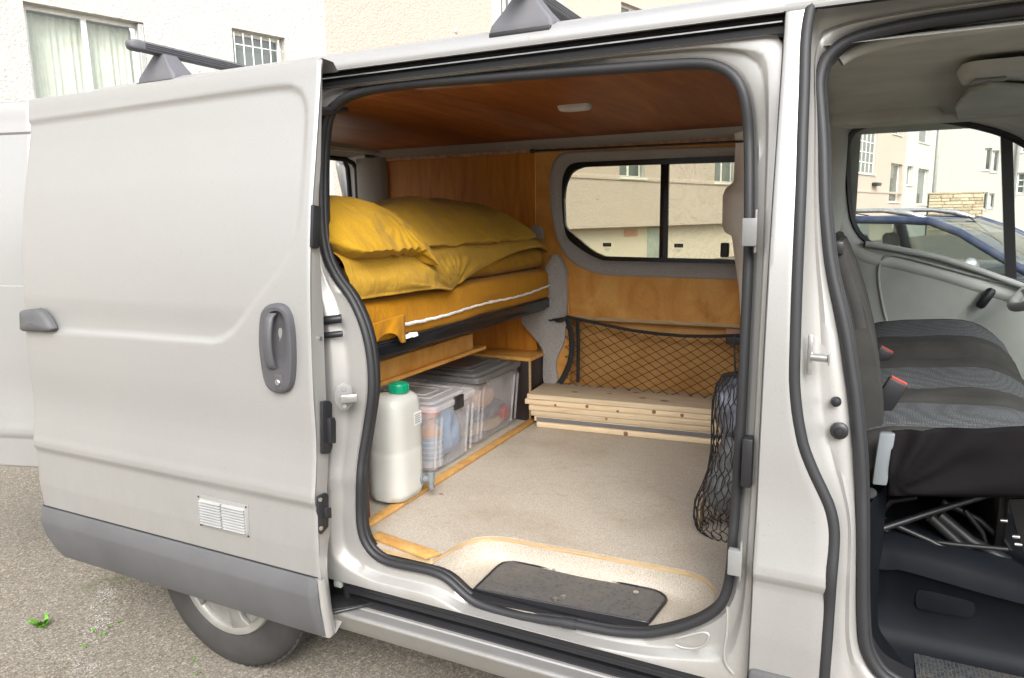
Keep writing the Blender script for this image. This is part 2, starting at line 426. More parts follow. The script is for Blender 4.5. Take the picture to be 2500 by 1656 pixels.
def worn_paint_mat():
    mt, nt, b = newmat('worn_road_paint'); v = coords(nt)
    out = nt.nodes['Material Output']; tr = N(nt, 'ShaderNodeBsdfTransparent'); mx = N(nt, 'ShaderNodeMixShader')
    vo = N(nt, 'ShaderNodeTexVoronoi'); vo.inputs['Scale'].default_value = 125; nt.links.new(v, vo.inputs['Vector'])
    f = noise_n(nt, v, 7, 8, .75)
    m1 = N(nt, 'ShaderNodeMath', operation='MULTIPLY'); nt.links.new(vo.outputs['Distance'], m1.inputs[0]); m1.inputs[1].default_value = -.45
    m2 = N(nt, 'ShaderNodeMath', operation='ADD'); nt.links.new(f, m2.inputs[0]); nt.links.new(m1.outputs[0], m2.inputs[1])
    k = ramp(nt, m2.outputs[0], [(.35,(0,0,0)),(.46,(.62,)*3)])
    b.inputs['Base Color'].default_value = (.62,.60,.56,1); b.inputs['Roughness'].default_value = .85
    nt.links.new(k, mx.inputs[0]); nt.links.new(tr.outputs[0], mx.inputs[1]); nt.links.new(b.outputs[0], mx.inputs[2]); nt.links.new(mx.outputs[0], out.inputs['Surface'])
    return mt
ROADPAINT = worn_paint_mat()
def stucco_mat(name, col, scale=26, strength=.65):
    mt, nt, b = newmat(name); v = coords(nt)
    f = noise_n(nt, v, scale, 5, .62); g = noise_n(nt, v, .35, 6, .6)
    c = ramp(nt, f, [(.32, scl(col, .82)), (.58, col)])
    c = mix(nt, ramp(nt, g, [(.4,(0,0,0)),(.8,(.3,)*3)]), c, scl(col, .88))
    nt.links.new(c, b.inputs['Base Color']); b.inputs['Roughness'].default_value = .95; b.inputs['Specular IOR Level'].default_value = .15
    bump(nt, b, f, strength, .05); return mt
ST_CREAM = stucco_mat('cream_render', (.58,.565,.515))
ST_PINK = stucco_mat('peach_render', (.57,.475,.40))
ST_WHITE = stucco_mat('white_render', (.60,.585,.54))
ST_PLINTH = stucco_mat('plinth_render', (.62,.54,.43), 40, .2)
PVC = plain('white_window_frame', (.80,.79,.76), .4)
SILL = plain('pale_stone_sill', (.68,.66,.60), .7)
SHUT = plain('grey_shutter', (.42,.42,.41), .5)
DOORGRN = plain('grey_green_door', (.33,.36,.31), .5)
STONE = [plain('rubble_stone_%d' % i, c, .9, var=.2, vscale=9, bmp=.5, bscale=20, bdist=.02) for i, c in enumerate(((.44,.36,.25),(.50,.42,.30),(.38,.31,.21)))]
CURTAIN = cloth_mat('net_curtain', (.68,.66,.60), (.78,.76,.70), 300, .3, 20, (4,4,.2))
def glass_mat(name, tint=(.93,.96,.93), rough=.02, smear=0, ior=1.45):
    mt, nt, b = newmat(name); out = nt.nodes['Material Output']; nt.nodes.remove(b)
    tr = N(nt, 'ShaderNodeBsdfTransparent'); tr.inputs[0].default_value = (*[math.sqrt(c) for c in tint], 1)
    gl = N(nt, 'ShaderNodeBsdfGlossy'); gl.inputs['Roughness'].default_value = rough
    lw = N(nt, 'ShaderNodeLayerWeight'); pw = N(nt, 'ShaderNodeMath', operation='POWER'); pw.inputs[1].default_value = 4.0
    nt.links.new(lw.outputs['Facing'], pw.inputs[0]); fr = N(nt, 'ShaderNodeMath', operation='MULTIPLY_ADD'); fr.inputs[1].default_value = .8; fr.inputs[2].default_value = .03*ior/1.45; nt.links.new(pw.outputs[0], fr.inputs[0])
    mx = N(nt, 'ShaderNodeMixShader'); nt.links.new(fr.outputs[0], mx.inputs[0]); nt.links.new(tr.outputs[0], mx.inputs[1]); nt.links.new(gl.outputs[0], mx.inputs[2])
    last = mx.outputs[0]
    if smear:
        v = coords(nt); f = noise_n(nt, v, 9, 6, .6, 3.0)
        k = ramp(nt, f, [(.46,(0,0,0)),(.5,(smear,)*3),(.54,(0,0,0))])
        df = N(nt, 'ShaderNodeBsdfDiffuse'); df.inputs[0].default_value = (.75,.74,.68,1)
        m2 = N(nt, 'ShaderNodeMixShader'); nt.links.new(k, m2.inputs[0]); nt.links.new(last, m2.inputs[1]); nt.links.new(df.outputs[0], m2.inputs[2]); last = m2.outputs[0]
    nt.links.new(last, out.inputs['Surface']); return mt
GLASS_VAN = glass_mat('tinted_van_glass', (.55,.575,.47))
GLASS_SMEAR = glass_mat('smeared_van_glass', (.59,.61,.51), smear=.10)
GLASS_CAB = glass_mat('cab_glass', (.88,.93,.89))
GLASS_CAR = glass_mat('car_glass', (.55,.60,.57), ior=1.6)
def windowglass():
    mt, nt, b = newmat('house_glass'); b.inputs['Base Color'].default_value = (.10,.115,.11,1); b.inputs['Roughness'].default_value = .04
    b.inputs['Specular IOR Level'].default_value = .9
    f = noise_n(nt, coords(nt), .8, 3); nt.links.new(ramp(nt, f, [(.3,(.07,.085,.08)),(.7,(.16,.18,.165))]), b.inputs['Base Color']); return mt
HOUSEGLASS = windowglass()
def frosted(name, col, alpha, rough=.3):
    mt, nt, b = newmat(name); out = nt.nodes['Material Output']
    tr = N(nt, 'ShaderNodeBsdfTransparent'); tr.inputs[0].default_value = (.95,.95,.95,1); mx = N(nt, 'ShaderNodeMixShader')
    b.inputs['Base Color'].default_value = (*col, 1); b.inputs['Roughness'].default_value = rough
    f = noise_n(nt, coords(nt), 14, 4); k = ramp(nt, f, [(.3,(alpha-.08,)*3),(.7,(alpha+.08,)*3)])
    nt.links.new(k, mx.inputs[0]); nt.links.new(tr.outputs[0], mx.inputs[1]); nt.links.new(b.outputs[0], mx.inputs[2]); nt.links.new(mx.outputs[0], out.inputs['Surface'])
    return mt
BIN = frosted('cloudy_clear_plastic', (.74,.72,.73), .20)
BINLID = frosted('cloudy_lid_plastic', (.74,.72,.72), .42)
GREYLID = plain('smoked_grey_lid', (.12,.12,.117), .3)
def jerry_mat():
    mt, nt, b = newmat('milky_canister_plastic'); v = coords(nt)
    f = noise_n(nt, v, 5, 4); nt.links.new(ramp(nt, f, [(.3,(.50,.495,.455)),(.7,(.58,.575,.535))]), b.inputs['Base Color'])
    b.inputs['Roughness'].default_value = .38; b.inputs['Subsurface Weight'].default_value = .2; b.inputs['Subsurface Radius'].default_value = (.05,.045,.035); b.inputs['Subsurface Scale'].default_value = .5
    bump(nt, b, noise_n(nt, v, 40, 3), .06, .004); return mt
JERRY = jerry_mat()
GREENCAP = plain('green_cap', (.0,.26,.13), .35)
TAPGREY = plain('grey_tap', (.17,.19,.20), .5)
PAPER = plain('white_paper', (.75,.74,.72), .8)
ZIP = plain('white_zip_tape', (.80,.79,.77), .7)
RED = plain('red_plastic', (.40,.045,.03), .4)
REDCLOTH = plain('coral_cloth', (.55,.20,.15), .9, bmp=.5, bscale=40, bdist=.004)
BLUE = plain('blue_plastic', (.16,.30,.48), .5)
BLUECLOTH = plain('blue_cloth', (.16,.30,.50), .9, bmp=.4, bscale=40, bdist=.004)
NAVY = plain('navy_cloth', (.05,.055,.11), .9, bmp=.4, bscale=40, bdist=.004)
ORANGE = plain('orange_peel', (.50,.24,.10), .6)
TAN = plain('tan_cardboard', (.42,.31,.19), .8)
CORD = plain('black_net_cord', (.018,.014,.013), .8)
STRAP = plain('black_webbing', (.02,.02,.021), .8, bmp=.4, bscale=500)
GREYBAG = plain('grey_plastic_bag', (.15,.15,.15), .4, var=.3, vscale=14, bmp=.8, bscale=25, bdist=.01)
BLUEBAG = plain('pale_blue_plastic_bag', (.17,.175,.21), .3, var=.9, vscale=16, bmp=.8, bscale=25, bdist=.01)
PINKPLY = plain('pink_wood_block', (.50,.28,.18), .6)
TYRE = plain('tyre_rubber', (.035,.033,.031), .8, var=.25, vscale=8, bmp=.25, bscale=120, bdist=.002)
RIM = plain('silver_wheel_trim', (.27,.26,.24), .42, metal=.3, var=.15, vscale=14)
BLUECAR = paint_mat('blue_car_paint', (.022,.038,.09), .2, .35, .4)
CARDARK = plain('car_interior', (.05,.048,.045), .7)
CARSEAT = plain('car_seat_cloth', (.13,.10,.085), .9)
GREEN = plain('weed_leaf', (.10,.26,.02), .6, var=.3, vscale=40)
TEXTW = plain('pale_print', (.6,.6,.56), .7)
PINKLATH = plain('pink_wood_lath', (.46,.27,.17), .6, var=.35, vscale=60)
# ================================================================== SETTING: ground
def structure(o): o['kind'] = 'structure'; return o
gv = []; gf = []
g = mesh('ground', [(-70,-40,0),(70,-40,0),(70,110,0),(-70,110,0)], [(0,1,2,3)], ASPHALT); structure(g)
# faded parking line, running away under the open door
a = Dz(262,1290,.0); b = Dz(205,1568,.0)
pts = [Dz(x,y,0) for x, y in ((246,1340),(232,1400),(226,1460),(212,1520),(196,1600))]
wd = Vector((.055,.02,0)); vsn = []; fsn = []
for i, p in enumerate(pts):
    j = .012*math.sin(i*2.3)
    vsn += [p-wd*(1+j*8)+Vector((0,0,.004)), p+wd*(1-j*6)+Vector((0,0,.004))]
for i in range(len(pts)-1): fsn.append((2*i,2*i+1,2*i+3,2*i+2))
mk = mesh('parking_line', vsn, fsn, ROADPAINT, g)
p0 = Dz(300,1270,0); 
mk2 = mesh('parking_line', [Vector((p0.x-.30,p0.y+.05,.004)),Vector((p0.x+.02,p0.y-.10,.004)),Vector((p0.x+.12,p0.y+.02,.004)),Vector((p0.x-.20,p0.y+.17,.004))], [(0,1,2,3)], ROADPAINT, g)

# weeds in the asphalt
def weed(px, py, n, h, label, spread=.03, group=None):
    o = Dz(px, py, 0); mb = MB()
    for i in range(n):
        a = random.uniform(0, 6.28); L = h*random.uniform(.5,1.1); lean = random.uniform(.2,.9); wdt = h*random.uniform(.10,.18)
        base = o+Vector((random.uniform(-spread,spread)*.5, random.uniform(-spread,spread)*.5, .001))
        d = Vector((math.cos(a)*lean, math.sin(a)*lean, 1)).normalized(); s = Vector((-math.sin(a), math.cos(a), 0))*wdt
        q = [base-s*.3, base+s*.3]
        for t, k in ((.35,1),(.7,.8),(1,.1)):
            c = base+d*L*t+Vector((math.cos(a),math.sin(a),-.6))*L*.35*t*t; q += [c-s*k, c+s*k]
        mb.add(q, [(0,1,3,2),(2,3,5,4),(4,5,7,6)])
    w_ = mb.build('weed', GREEN, None, smooth=True); tag(w_, label, 'weed', group); return w_
weed(100,1450,16,.055,'bright green leafy weed growing alone in the asphalt', .03)
for px, py in ((218,1462),(236,1470),(252,1452),(276,1440),(198,1496)): weed(px,py,7,.016,'flat tuft of green weed in the asphalt beside the faded parking line', .012, 'weeds along the faded line')
for px, py in ((448,1532),(456,1560),(470,1580)): weed(px,py,7,.015,'low sprig of weed in the asphalt by the rear tyre', .012, 'weeds by the tyre')

# ================================================================== SETTING: apartment buildings behind the van
TH = R_(16.0); UO = Vector((-11.0,0,0)); UU = Vector((math.sin(TH), math.cos(TH), 0)); UN = Vector((math.cos(TH), -math.sin(TH), 0))
def WP(px, py, off=0):                       # photo pixel -> (u, z) on the facade plane
    v = ray(px, py); d = UO+UN*off-CAM; t = d.dot(UN)/v.dot(UN); p = CAM+v*t
    return (p-UO).dot(UU), p.z
def wl(u, n, z): return UO+UU*u+UN*n+Vector((0,0,z))      # facade coordinates -> world
class Facade:
    def __init__(s, org, uu, un): s.o, s.u, s.n = org, uu, un
    def p(s, u, n, z): return s.o+s.u*u+s.n*n+Vector((0,0,z))
    def box(s, mb, u0, u1, n0, n1, z0, z1):
        v = [s.p(u,n,z) for u in (u0,u1) for n in (n0,n1) for z in (z0,z1)]
        mb.add(v, BOXF)
    def wall(s, name, u0, u1, z0, z1, holes, mat, parent, depth=.25, n0=0):
        us = sorted({u0,u1,*[h[0] for h in holes],*[h[1] for h in holes]}); zs = sorted({z0,z1,*[h[2] for h in holes],*[h[3] for h in holes]})
        us = [u for u in us if u0 <= u <= u1]; zs = [z for z in zs if z0 <= z <= z1]
        mb = MB()
        for a, b in zip(us, us[1:]):
            for c, d in zip(zs, zs[1:]):
                mu, mz = (a+b)/2, (c+d)/2
                if any(h[0] < mu < h[1] and h[2] < mz < h[3] for h in holes): continue
                mb.add([s.p(a,n0,c),s.p(b,n0,c),s.p(b,n0,d),s.p(a,n0,d)], [(0,1,2,3)])
        for h in holes:
            q = [(h[0],h[2]),(h[1],h[2]),(h[1],h[3]),(h[0],h[3])]
            for (a,c),(b,d) in zip(q, q[1:]+q[:1]):
                mb.add([s.p(a,n0,c),s.p(b,n0,d),s.p(b,n0-depth,d),s.p(a,n0-depth,c)], [(0,1,2,3)])
        return mb.build(name, mat, parent)
    def slab(s, name, u0, u1, z0, z1, n0, n1, mat, parent):
        mb = MB(); s.box(mb, u0,u1,n0,n1,z0,z1); return mb.build(name, mat, parent, bevel=.01)
    def window(s, parent, h, n0=0, depth=.2, cols=2, rows=1, fw=.06, sill=True, shutter=None, bars=0, curtain=False, glass=None, name='window'):
        u0,u1,z0,z1 = h; mb = MB(); nf = n0-depth
        s.box(mb,u0,u0+fw,nf,nf+.06,z0,z1); s.box(mb,u1-fw,u1,nf,nf+.06,z0,z1)
        s.box(mb,u0+fw,u1-fw,nf+.002,nf+.058,z1-fw,z1); s.box(mb,u0+fw,u1-fw,nf+.002,nf+.058,z0,z0+fw)
        iu0,iu1,iz0,iz1 = u0+fw,u1-fw,z0+fw,z1-fw
        for c in range(1, cols):
            uc = iu0+(iu1-iu0)*c/cols; mw = fw*.55 if cols <= 2 else fw*.35
            s.box(mb,uc-mw,uc+mw,nf+.004,nf+.056,iz0,iz1)
        for r in range(1, rows):
            zc = iz0+(iz1-iz0)*r/rows; mw = fw*.35
            s.box(mb,iu0,iu1,nf+.006,nf+.054,zc-mw,zc+mw)
        w_ = mb.build(name, PVC, parent, bevel=.004)
        mg = MB()
        for c in range(cols):
            a = iu0+(iu1-iu0)*c/cols; b = iu0+(iu1-iu0)*(c+1)/cols
            pm = MB(); pm.box; s.box(pm,a+.004,b-.004,nf+.02,nf+.028,iz0,iz1)
            pm.build('pane', glass or HOUSEGLASS, w_)
        if curtain:
            n_ = 60; L0 = []; L1 = []
            for i in range(n_):
                u = iu0+(iu1-iu0)*i/(n_-1); q = .03*math.sin(i*1.7)+.02*math.sin(i*.6)
                L0.append(s.p(u,nf-.12+q,iz0)); L1.append(s.p(u,nf-.12+q*.6,iz1))
            loft('curtain', [L0,L1], CURTAIN, w_)
            mb2 = MB(); s.box(mb2,u0-.1,u1+.1,nf-.6,nf-.58,z0-.1,z1+.1); mb2.build('room_wall', SHUT, w_)
        if sill:
            ms = MB(); s.box(ms,u0-.06,u1+.06,n0-depth+.06,n0+.06,z0-.06,z0-.001); ms.build('sill', SILL, w_, bevel=.008)
        if shutter:
            side, wd_ = shutter; ua = u1-.002 if side > 0 else u0+.002; mb3 = MB()
            for k in range(3): s.box(mb3,min(ua,ua-side*.022*(k+1)),max(ua-side*.004-side*.022*k,ua-side*.022*(k+1)+0),n0-depth+.07+.01*k,n0-.015,z0+.01,z1-.02)
            mb3.build('shutter', SHUT, w_, bevel=.003)
        if bars:
            mb4 = MB()
            for k in range(bars):
                u = u0+(u1-u0)*(k+.35)/bars; mb4.tube([s.p(u,n0-.05,z0),s.p(u,n0-.05,z1-.04)], .009, 6)
            mb4.tube([s.p(u0+.05,n0-.05,z1-.22),s.p(u1-.02,n0-.05,z1-.22)], .009, 6)
            mb4.build('bars', PVC, w_, smooth=True)
        return w_
FA = Facade(UO, UU, UN)
def rect(x0,y0,x1,y1):
    a = WP(x0,y0); b = WP(x1,y1); return (min(a[0],b[0]),max(a[0],b[0]),min(a[1],b[1]),max(a[1],b[1]))
ZT = 13.5
u_cp = WP(793,60)[0]; u_pw = WP(1201,20)[0]; u_wp = WP(1372,20)[0]; u_c2 = WP(2211,380)[0]; u_end = WP(2284,380)[0]
# --- cream block
cream = thing('apartment_building', 'cream rendered apartment block with a curtained double window and a small barred window', 'building', wl(0,0,0))
z1 = WP(66,4)[1]; ul = WP(62,60)[0]; ur = WP(351,60)[0]
h1 = (ul, ur, z1-1.55, z1)
gu0 = WP(568,100)[0]; gu1 = WP(697,110)[0]; gz = WP(568,68)[1]; h2 = (gu0, gu1, gz-.95, gz)
holes = [h1, h2, (h1[0],h1[1],h1[2]+2.9,h1[3]+2.9), (h2[0],h2[1],h2[2]+2.9,h2[3]+2.9), (ul-3.4,ul-2.2,z1-1.55,z1)]
FA.wall('wall', -16, u_cp, 1.2, ZT, holes, ST_CREAM, cream)
FA.wall('plinth', -16, u_cp, 0, 1.199, [], ST_PLINTH, cream, n0=-.12)
for i, h in enumerate(holes): 
    if i in (1,3): FA.window(cream, h, cols=1, bars=6, depth=.22, curtain=False)
    else: FA.window(cream, h, cols=2, depth=.2, curtain=True, glass=GLASS_CAB, shutter=(1,.1))
FA.slab('roof', -16.2, u_cp, ZT, ZT+.3, -8, .4, SILL, cream)
# --- peach block
peach = thing('apartment_building', 'long peach rendered apartment block whose walls rise above a recessed plinth', 'building', wl(u_cp,0,0))
def lower_win(px0, px1, pyb): 
    a = WP(px0,pyb)[0]; b = WP(px1,pyb)[0]; z = WP((px0+px1)/2,pyb)[1]; return (a,b,z,z+1.45)
wA = lower_win(1512,1574,434); wB = lower_win(1744,1795,447)
ph = [wA, wB]
for hh in (wA, wB): ph += [(hh[0],hh[1],hh[2]+3.0,hh[3]+3.0),(hh[0],hh[1],hh[2]+6.0,hh[3]+6.0)]
a = WP(862,124); ph.append((a[0], a[0]+.9, a[1]-1.2, a[1]))
sw = rect(2104,294,2136,427); sw = (sw[0],sw[1],sw[2],sw[2]+5.0); ph.append(sw)
d1 = rect(2107,483,2138,512); d1 = (d1[0],d1[1],.05,d1[3]); 
t1 = rect(2184,255,2202,332); t2 = rect(2176,398,2197,494); ph += [t1,t2]
plinth_z = WP(1600,548)[1]
pinkholes = [h for h in ph if h[0] >= u_wp or h[1] <= u_pw]
for (ua, ub) in ((u_cp, u_pw), (u_wp, u_c2)):
    FA.wall('wall', ua+.002, ub, plinth_z, ZT, [h for h in pinkholes if ua < h[0] and h[1] < ub], ST_PINK, peach)
    FA.wall('plinth', ua+.002, ub, 0, plinth_z-.001, [], ST_PLINTH, peach, n0=-.35)
FA.slab('soffit', u_cp+.01, u_c2, plinth_z-.05, plinth_z+.001, -.36, -.004, ST_PINK, peach)
FA.slab('string_course', u_wp+.05, u_c2-.2, WP(1600,436)[1]-.10, WP(1600,436)[1]+.02, -.02, .035, ST_PINK, peach)
for h in pinkholes:
    if h is sw: FA.window(peach, h, cols=4, rows=10, depth=.15, fw=.07)
    elif h is t2 or h is t1: FA.window(peach, h, cols=1, depth=.25)
    else: FA.window(peach, h, cols=2, depth=.2, shutter=(1,.1))
vb = rect(1108,67,1116,82); FA.slab('vent', *vb, -.02, .02, SHUT, peach)
vb = rect(1456,479,1461,488); FA.slab('vent', *vb, -.02, .02, SHUT, peach)
db = WP(1580,556,-.35); de = WP(1612,556,-.35)
FA.slab('door', db[0], de[0], .02, db[1], -.40, -.33, DOORGRN, peach)
pb = WP(1523,561,-.35); pe = WP(1556,577,-.35); FA.slab('plaque', pb[0], pe[0], pe[1], pb[1], -.38, -.335, PINKPLY, peach)
FA.slab('roof', u_cp+.01, u_c2, ZT+.002, ZT+.3, -8, .4, SILL, peach)
# white stair strip in the peach block
ws = rect(1201,18,1227,46); ws = (ws[0]+.25,ws[1]+.35,ws[2],ws[3]+.4)
strip_h = [ws, (ws[0],ws[1],ws[2]-3,ws[3]-3)]
FA.wall('stair_wall', u_pw+.002, u_wp-.002, plinth_z+.001, ZT, strip_h, ST_WHITE, peach, n0=.03)
FA.wall('plinth', u_pw+.002, u_wp-.002, 0, plinth_z, [], ST_PLINTH, peach, n0=-.34)
for h in strip_h: FA.window(peach, h, n0=.03, cols=2, depth=.15)
lt = rect(2128,446,2139,455); FA.slab('wall_lamp', *lt, .02, .25, DARKMETAL, peach)
FA.slab('door', d1[0], d1[1], .02, 2.05, -.34, -.25, SHUT, peach)
# --- white end block
white = thing('apartment_building', 'white rendered end block with narrow windows and a grey downpipe at its corner', 'building', wl(u_c2,0,0))
wh = [rect(2251,240,2269,353), rect(2216,405,2227,453), rect(2243,411,2262,500)]
FA.wall('wall', u_c2+.003, u_end, 0, ZT, wh, ST_WHITE, white)
for h in wh: FA.window(white, h, cols=1, depth=.25)
dp = MB(); dp.tube([FA.p(u_end-.12,.12,0),FA.p(u_end-.12,.12,ZT)], .09, 10); dp.build('downpipe', SHUT, white, smooth=True)
pe0 = FA.p(u_end,0,0)
mesh('end_wall', [pe0, pe0-UN*9, pe0-UN*9+Vector((0,0,ZT)), pe0+Vector((0,0,ZT))], [(0,1,2,3)], ST_WHITE, white)
FA.slab('roof', u_c2+.003, u_end, ZT+.001, ZT+.3, -8, .4, SILL, white)
# --- far building seen through the cab, set back and square to the view
FO = Vector((-12, 62, 0)); FB = Facade(FO, Vector((.98,-.2,0)).normalized(), Vector((-.2,-.98,0)).normalized())
def FPx(px, py):
    v = ray(px,py); t = (FO-CAM).dot(FB.n)/v.dot(FB.n); p = CAM+v*t; return (p-FO).dot(FB.u), p.z
def frect(x0,y0,x1,y1):
    a = FPx(x0,y0); b = FPx(x1,y1); return (min(a[0],b[0]),max(a[0],b[0]),min(a[1],b[1]),max(a[1],b[1]))
far = thing('apartment_building', 'distant white apartment building with pairs of slim windows behind the stone wall', 'building', FO)
fh = [frect(2405,362,2417,416), frect(2424,368,2435,420), frect(2396,470,2408,512), frect(2416,473,2425,508), frect(2484,422,2500,473), frect(2495,345,2506,372), frect(2520,422,2536,473)]
u1f = FPx(2462,400)[0]
FB.wall('wall', 2, 60, 0, 22, fh, ST_WHITE, far)
for h in fh: FB.window(far, h, cols=1, rows=(3 if h[0] > u1f else 1), depth=.3, fw=.1)
fp = MB(); up_ = FPx(2436,430)[0]; fp.tube([FB.p(up_+1.0,.15,0),FB.p(up_+1.0,.15,22)], .12, 8); fp.build('downpipe', SHUT, far, smooth=True)
FB.slab('roof', 2, 60, 22, 22.4, -9, .5, SILL, far)
# stone wall in front of it, stones laid in courses
sa = ray(2283,470); ta = 52.0/sa.y; SA = CAM+sa*ta; sb = ray(2395,470); SB = CAM+sb*(52.0/sb.y)
su = (SB-SA); su.z = 0; SL = su.length; su.normalize()
swall = thing('stone_wall', 'honey-coloured rubble stone retaining wall standing before the distant white building', 'wall', (SA.x,SA.y,0))
ztop = SA.z; FS = Facade(Vector((SA.x,SA.y,0)), su, Vector((su.y,-su.x,0)))
FS.slab('backing', -.3, SL+.2, 0, ztop-.05, -.5, -.06, STONE[2], swall)
zc = .3
while zc < ztop-.05:
    hc = min(random.uniform(.17,.25), ztop-zc); u = -.3
    while u < SL+.15:
        L = random.uniform(.45,1.1)
        mb = MB(); FS.box(mb,u+.012,min(u+L,SL+.2)-.012,-.06,random.uniform(-.02,.03),zc+.012,zc+hc-.012)
        mb.build('stone', random.choice(STONE), swall, bevel=.02, seg=1); u += L
    zc += hc
# buildings on the photographer's side, where light and reflections come from
bk = thing('apartment_building', 'cream apartment block across the car park facing the open van', 'building', (0,-30,0))
FK = Facade(Vector((-30,-30,0)), Vector((1,0,0)), Vector((0,1,0)))
kh = [(x, x+1.3, z, z+1.45) for x in range(3, 60, 5) for z in (1.9, 4.9, 7.9)]
FK.wall('wall', 0, 60, 0, 9.5, kh, ST_CREAM, bk)
for h in kh: FK.window(bk, h, cols=2)
FK.slab('roof', 0, 60, 9.5, 9.8, -8, .4, SILL, bk)
# ================================================================== blue car parked beyond the van
def make_car():
    L = 4.3
    hd = R_(-24); cw = 1.78
    org = Vector((.50, 6.75, 0))
    Rm_ = Matrix.Translation(org) @ Matrix.Rotation(hd, 4, 'Z')
    T = lambda x, y, z: Rm_ @ Vector((x, y, z))            # x forward, -y = side towards the van
    car = thing('parked_car', 'dark blue estate car with silver roof rails parked beyond the van', 'car', org)
    # side outline of the lower body (x, z) and of the greenhouse
    low = [(-2.1,.35),(-2.15,.62),(-2.1,.93),(-1.0,.965),(.75,.955),(1.05,.95),(1.6,.90),(2.0,.78),(2.14,.60),(2.12,.32)]
    def sect(x):                                           # half widths
        return cw/2*(1-.10*max(0,(abs(x)-1.5)/.65)**2)
    mb = MB(); lines = []
    prof = [(1.0,.30),(1.02,.45),(1.03,.62),(1.0,.80),(.965,.95)]
    xs = [-1.62,-1.56,-1.35,-1.0,-.4,.2,.75,1.05,1.35,1.65,1.95,2.12]
    def topz(x):
        if x <= .85: return .955
        return .955-.19*((x-.85)/1.27)**1.7
    for x in xs:
        hw = sect(x); tz = topz(x); l = []
        for s in (-1, 1):
            pr = [(s*hw*a, .30+(z-.30)*(tz-.30)/.65) for a, z in prof]
            l += pr if s < 0 else pr[::-1]
        lines.append([T(x, y, z) for y, z in l])
    v, f = loft_vf(lines, closed=True); n = len(lines[0]); f += [tuple(range(n)), tuple((len(lines)-1)*n+i for i in range(n-1,-1,-1))]
    body = mesh('body', v, f, BLUECAR, car, smooth=True, auto=35)
    zr = 1.455
    def gh(x, z):                                          # half width of greenhouse at height z
        return .83-.20*(z-.95)/.5
    # roof panel
    rx = [-1.28,-1.0,-.6,.0,.32]; rl = []
    for i, x in enumerate(rx):
        zz = zr-.05*abs((x+.6)/1.2)**2; w_ = .60
        rl.append([T(x, y, zz-.035*(abs(y)/w_)**3) for y in (-w_,-.45,-.2,0,.2,.45,w_)])
    loft('roof', rl, BLUECAR, car, solid=.03)
    # pillars as bars on each side
    for s in (-1, 1):
        for nm, pts, r in (('front_pillar', [(.32,1.405),(.6,1.30),(.95,1.10),(1.22,.95)], .036), ('centre_pillar', [(-.45,1.42),(-.38,.95)], .055), ('rear_pillar', [(-1.16,1.38),(-1.42,.95)], .09), ('roof_side', [(-1.2,1.385),(-.9,1.41),(-.3,1.42),(.32,1.405)], .036)):
            q = [T(x, s*gh(x,z), z) for x, z in pts]
            tube(nm, q, r, BLUECAR, car, 8)
        fr = [(-.36,.98),(-.42,1.385),(.28,1.375),(.58,1.27),(.9,1.10),(1.08,.985)]
        prism('side_window', [T(x, s*(gh(x,z)+.005), z) for x, z in fr], Rm_.to_3x3() @ Vector((0,-s*.004,0)), GLASS_CAR, car)
        fr = [(-.48,.98),(-.54,1.385),(-1.04,1.365),(-1.14,1.30),(-1.28,.99)]
        prism('side_window', [T(x, s*(gh(x,z)+.005), z) for x, z in fr], Rm_.to_3x3() @ Vector((0,-s*.004,0)), GLASS_CAR, car)
        rr = MB(); rr.tube([T(-1.18,s*.60,1.44),T(-1.14,s*.60,1.49),T(-.98,s*.60,1.507),T(-.1,s*.60,1.505),T(.12,s*.60,1.475),T(.3,s*.60,1.42)], [.02,.022,.022,.022,.03,.02], 8)
        rr.build('roof_rail', METAL, car, smooth=True)
        # mirror
        mm = []
        for k in range(9):
            t = k/8; rr_ = math.sin(math.pi*min(max(t,.04),.96))**.5
            mm.append([T(.80+.055*rr_*math.cos(a)-.02*t, s*(.86+.21*t), 1.03+.075*rr_*math.sin(a)) for a in [2*math.pi*i/14 for i in range(14)]])
        loft('wing_mirror', mm, METAL if s < 0 else BLUECAR, car, closed=True)
        for xw in (-1.0, 1.32):
            v, f = lathe_vf([(.18,-.10),(.30,-.105),(.325,-.06),(.325,.08),(.28,.10)], (0,0,0), 'y', 28)
            wh_ = mesh('wheel', [T(xw+p.x, s*(.80)+p.y, .325+p.z) for p in v], f, TYRE, car, smooth=True, auto=40)
            v, f = lathe_vf([(.02,-.115*1),(.17,-.10),(.205,-.108),(.21,-.09)], (0,0,0), 'y', 24)
            mesh('rim', [T(xw+p.x, s*.80+s*abs(p.y)*1.0, .325+p.z) for p in v], f, RIM, wh_, smooth=True)
    # windscreen
    ws = []
    for x, z in ((.34,1.415),(.6,1.315),(.95,1.115),(1.25,.955)):
        hw = gh(x,z)-.01; ws.append([T(x+.10*(1-(y/hw)**2), y, z) for y in [hw*(-1+2*i/10) for i in range(11)]])
    loft('windscreen', ws, GLASS_CAR, car)
    mb = MB(); 
    for y in (-.36,.36):
        for x in (-.15,-.8):
            M2 = Rm_ @ Matrix.Translation((x,y,0)) @ Matrix.Rotation(R_(-12),4,'Y')
            mesh('seat', *seat_vf(M2), CARSEAT, car, bevel=.05, seg=3)
    box('dashboard', (.62,-.74,.75), (1.1,.74,.96), CARDARK, car, .04, M=Rm_)
    box('cabin_floor', (-1.45,-.78,.40), (.9,.78,.44), CARDARK, car, .01, M=Rm_)
    box('rear_window', (-1.40,-.6,1.0), (-1.39,.6,1.34), GLASS_CAR, car, 0, M=Rm_)
    mw = MB(); mw.tube([T(.9,-.1,1.06),T(.45,-.05,1.44)], .006, 6); mw.tube([T(-.5,0,1.455),T(-.9,0,1.53)], .006, 6); mw.build('aerial', BLACK, car)
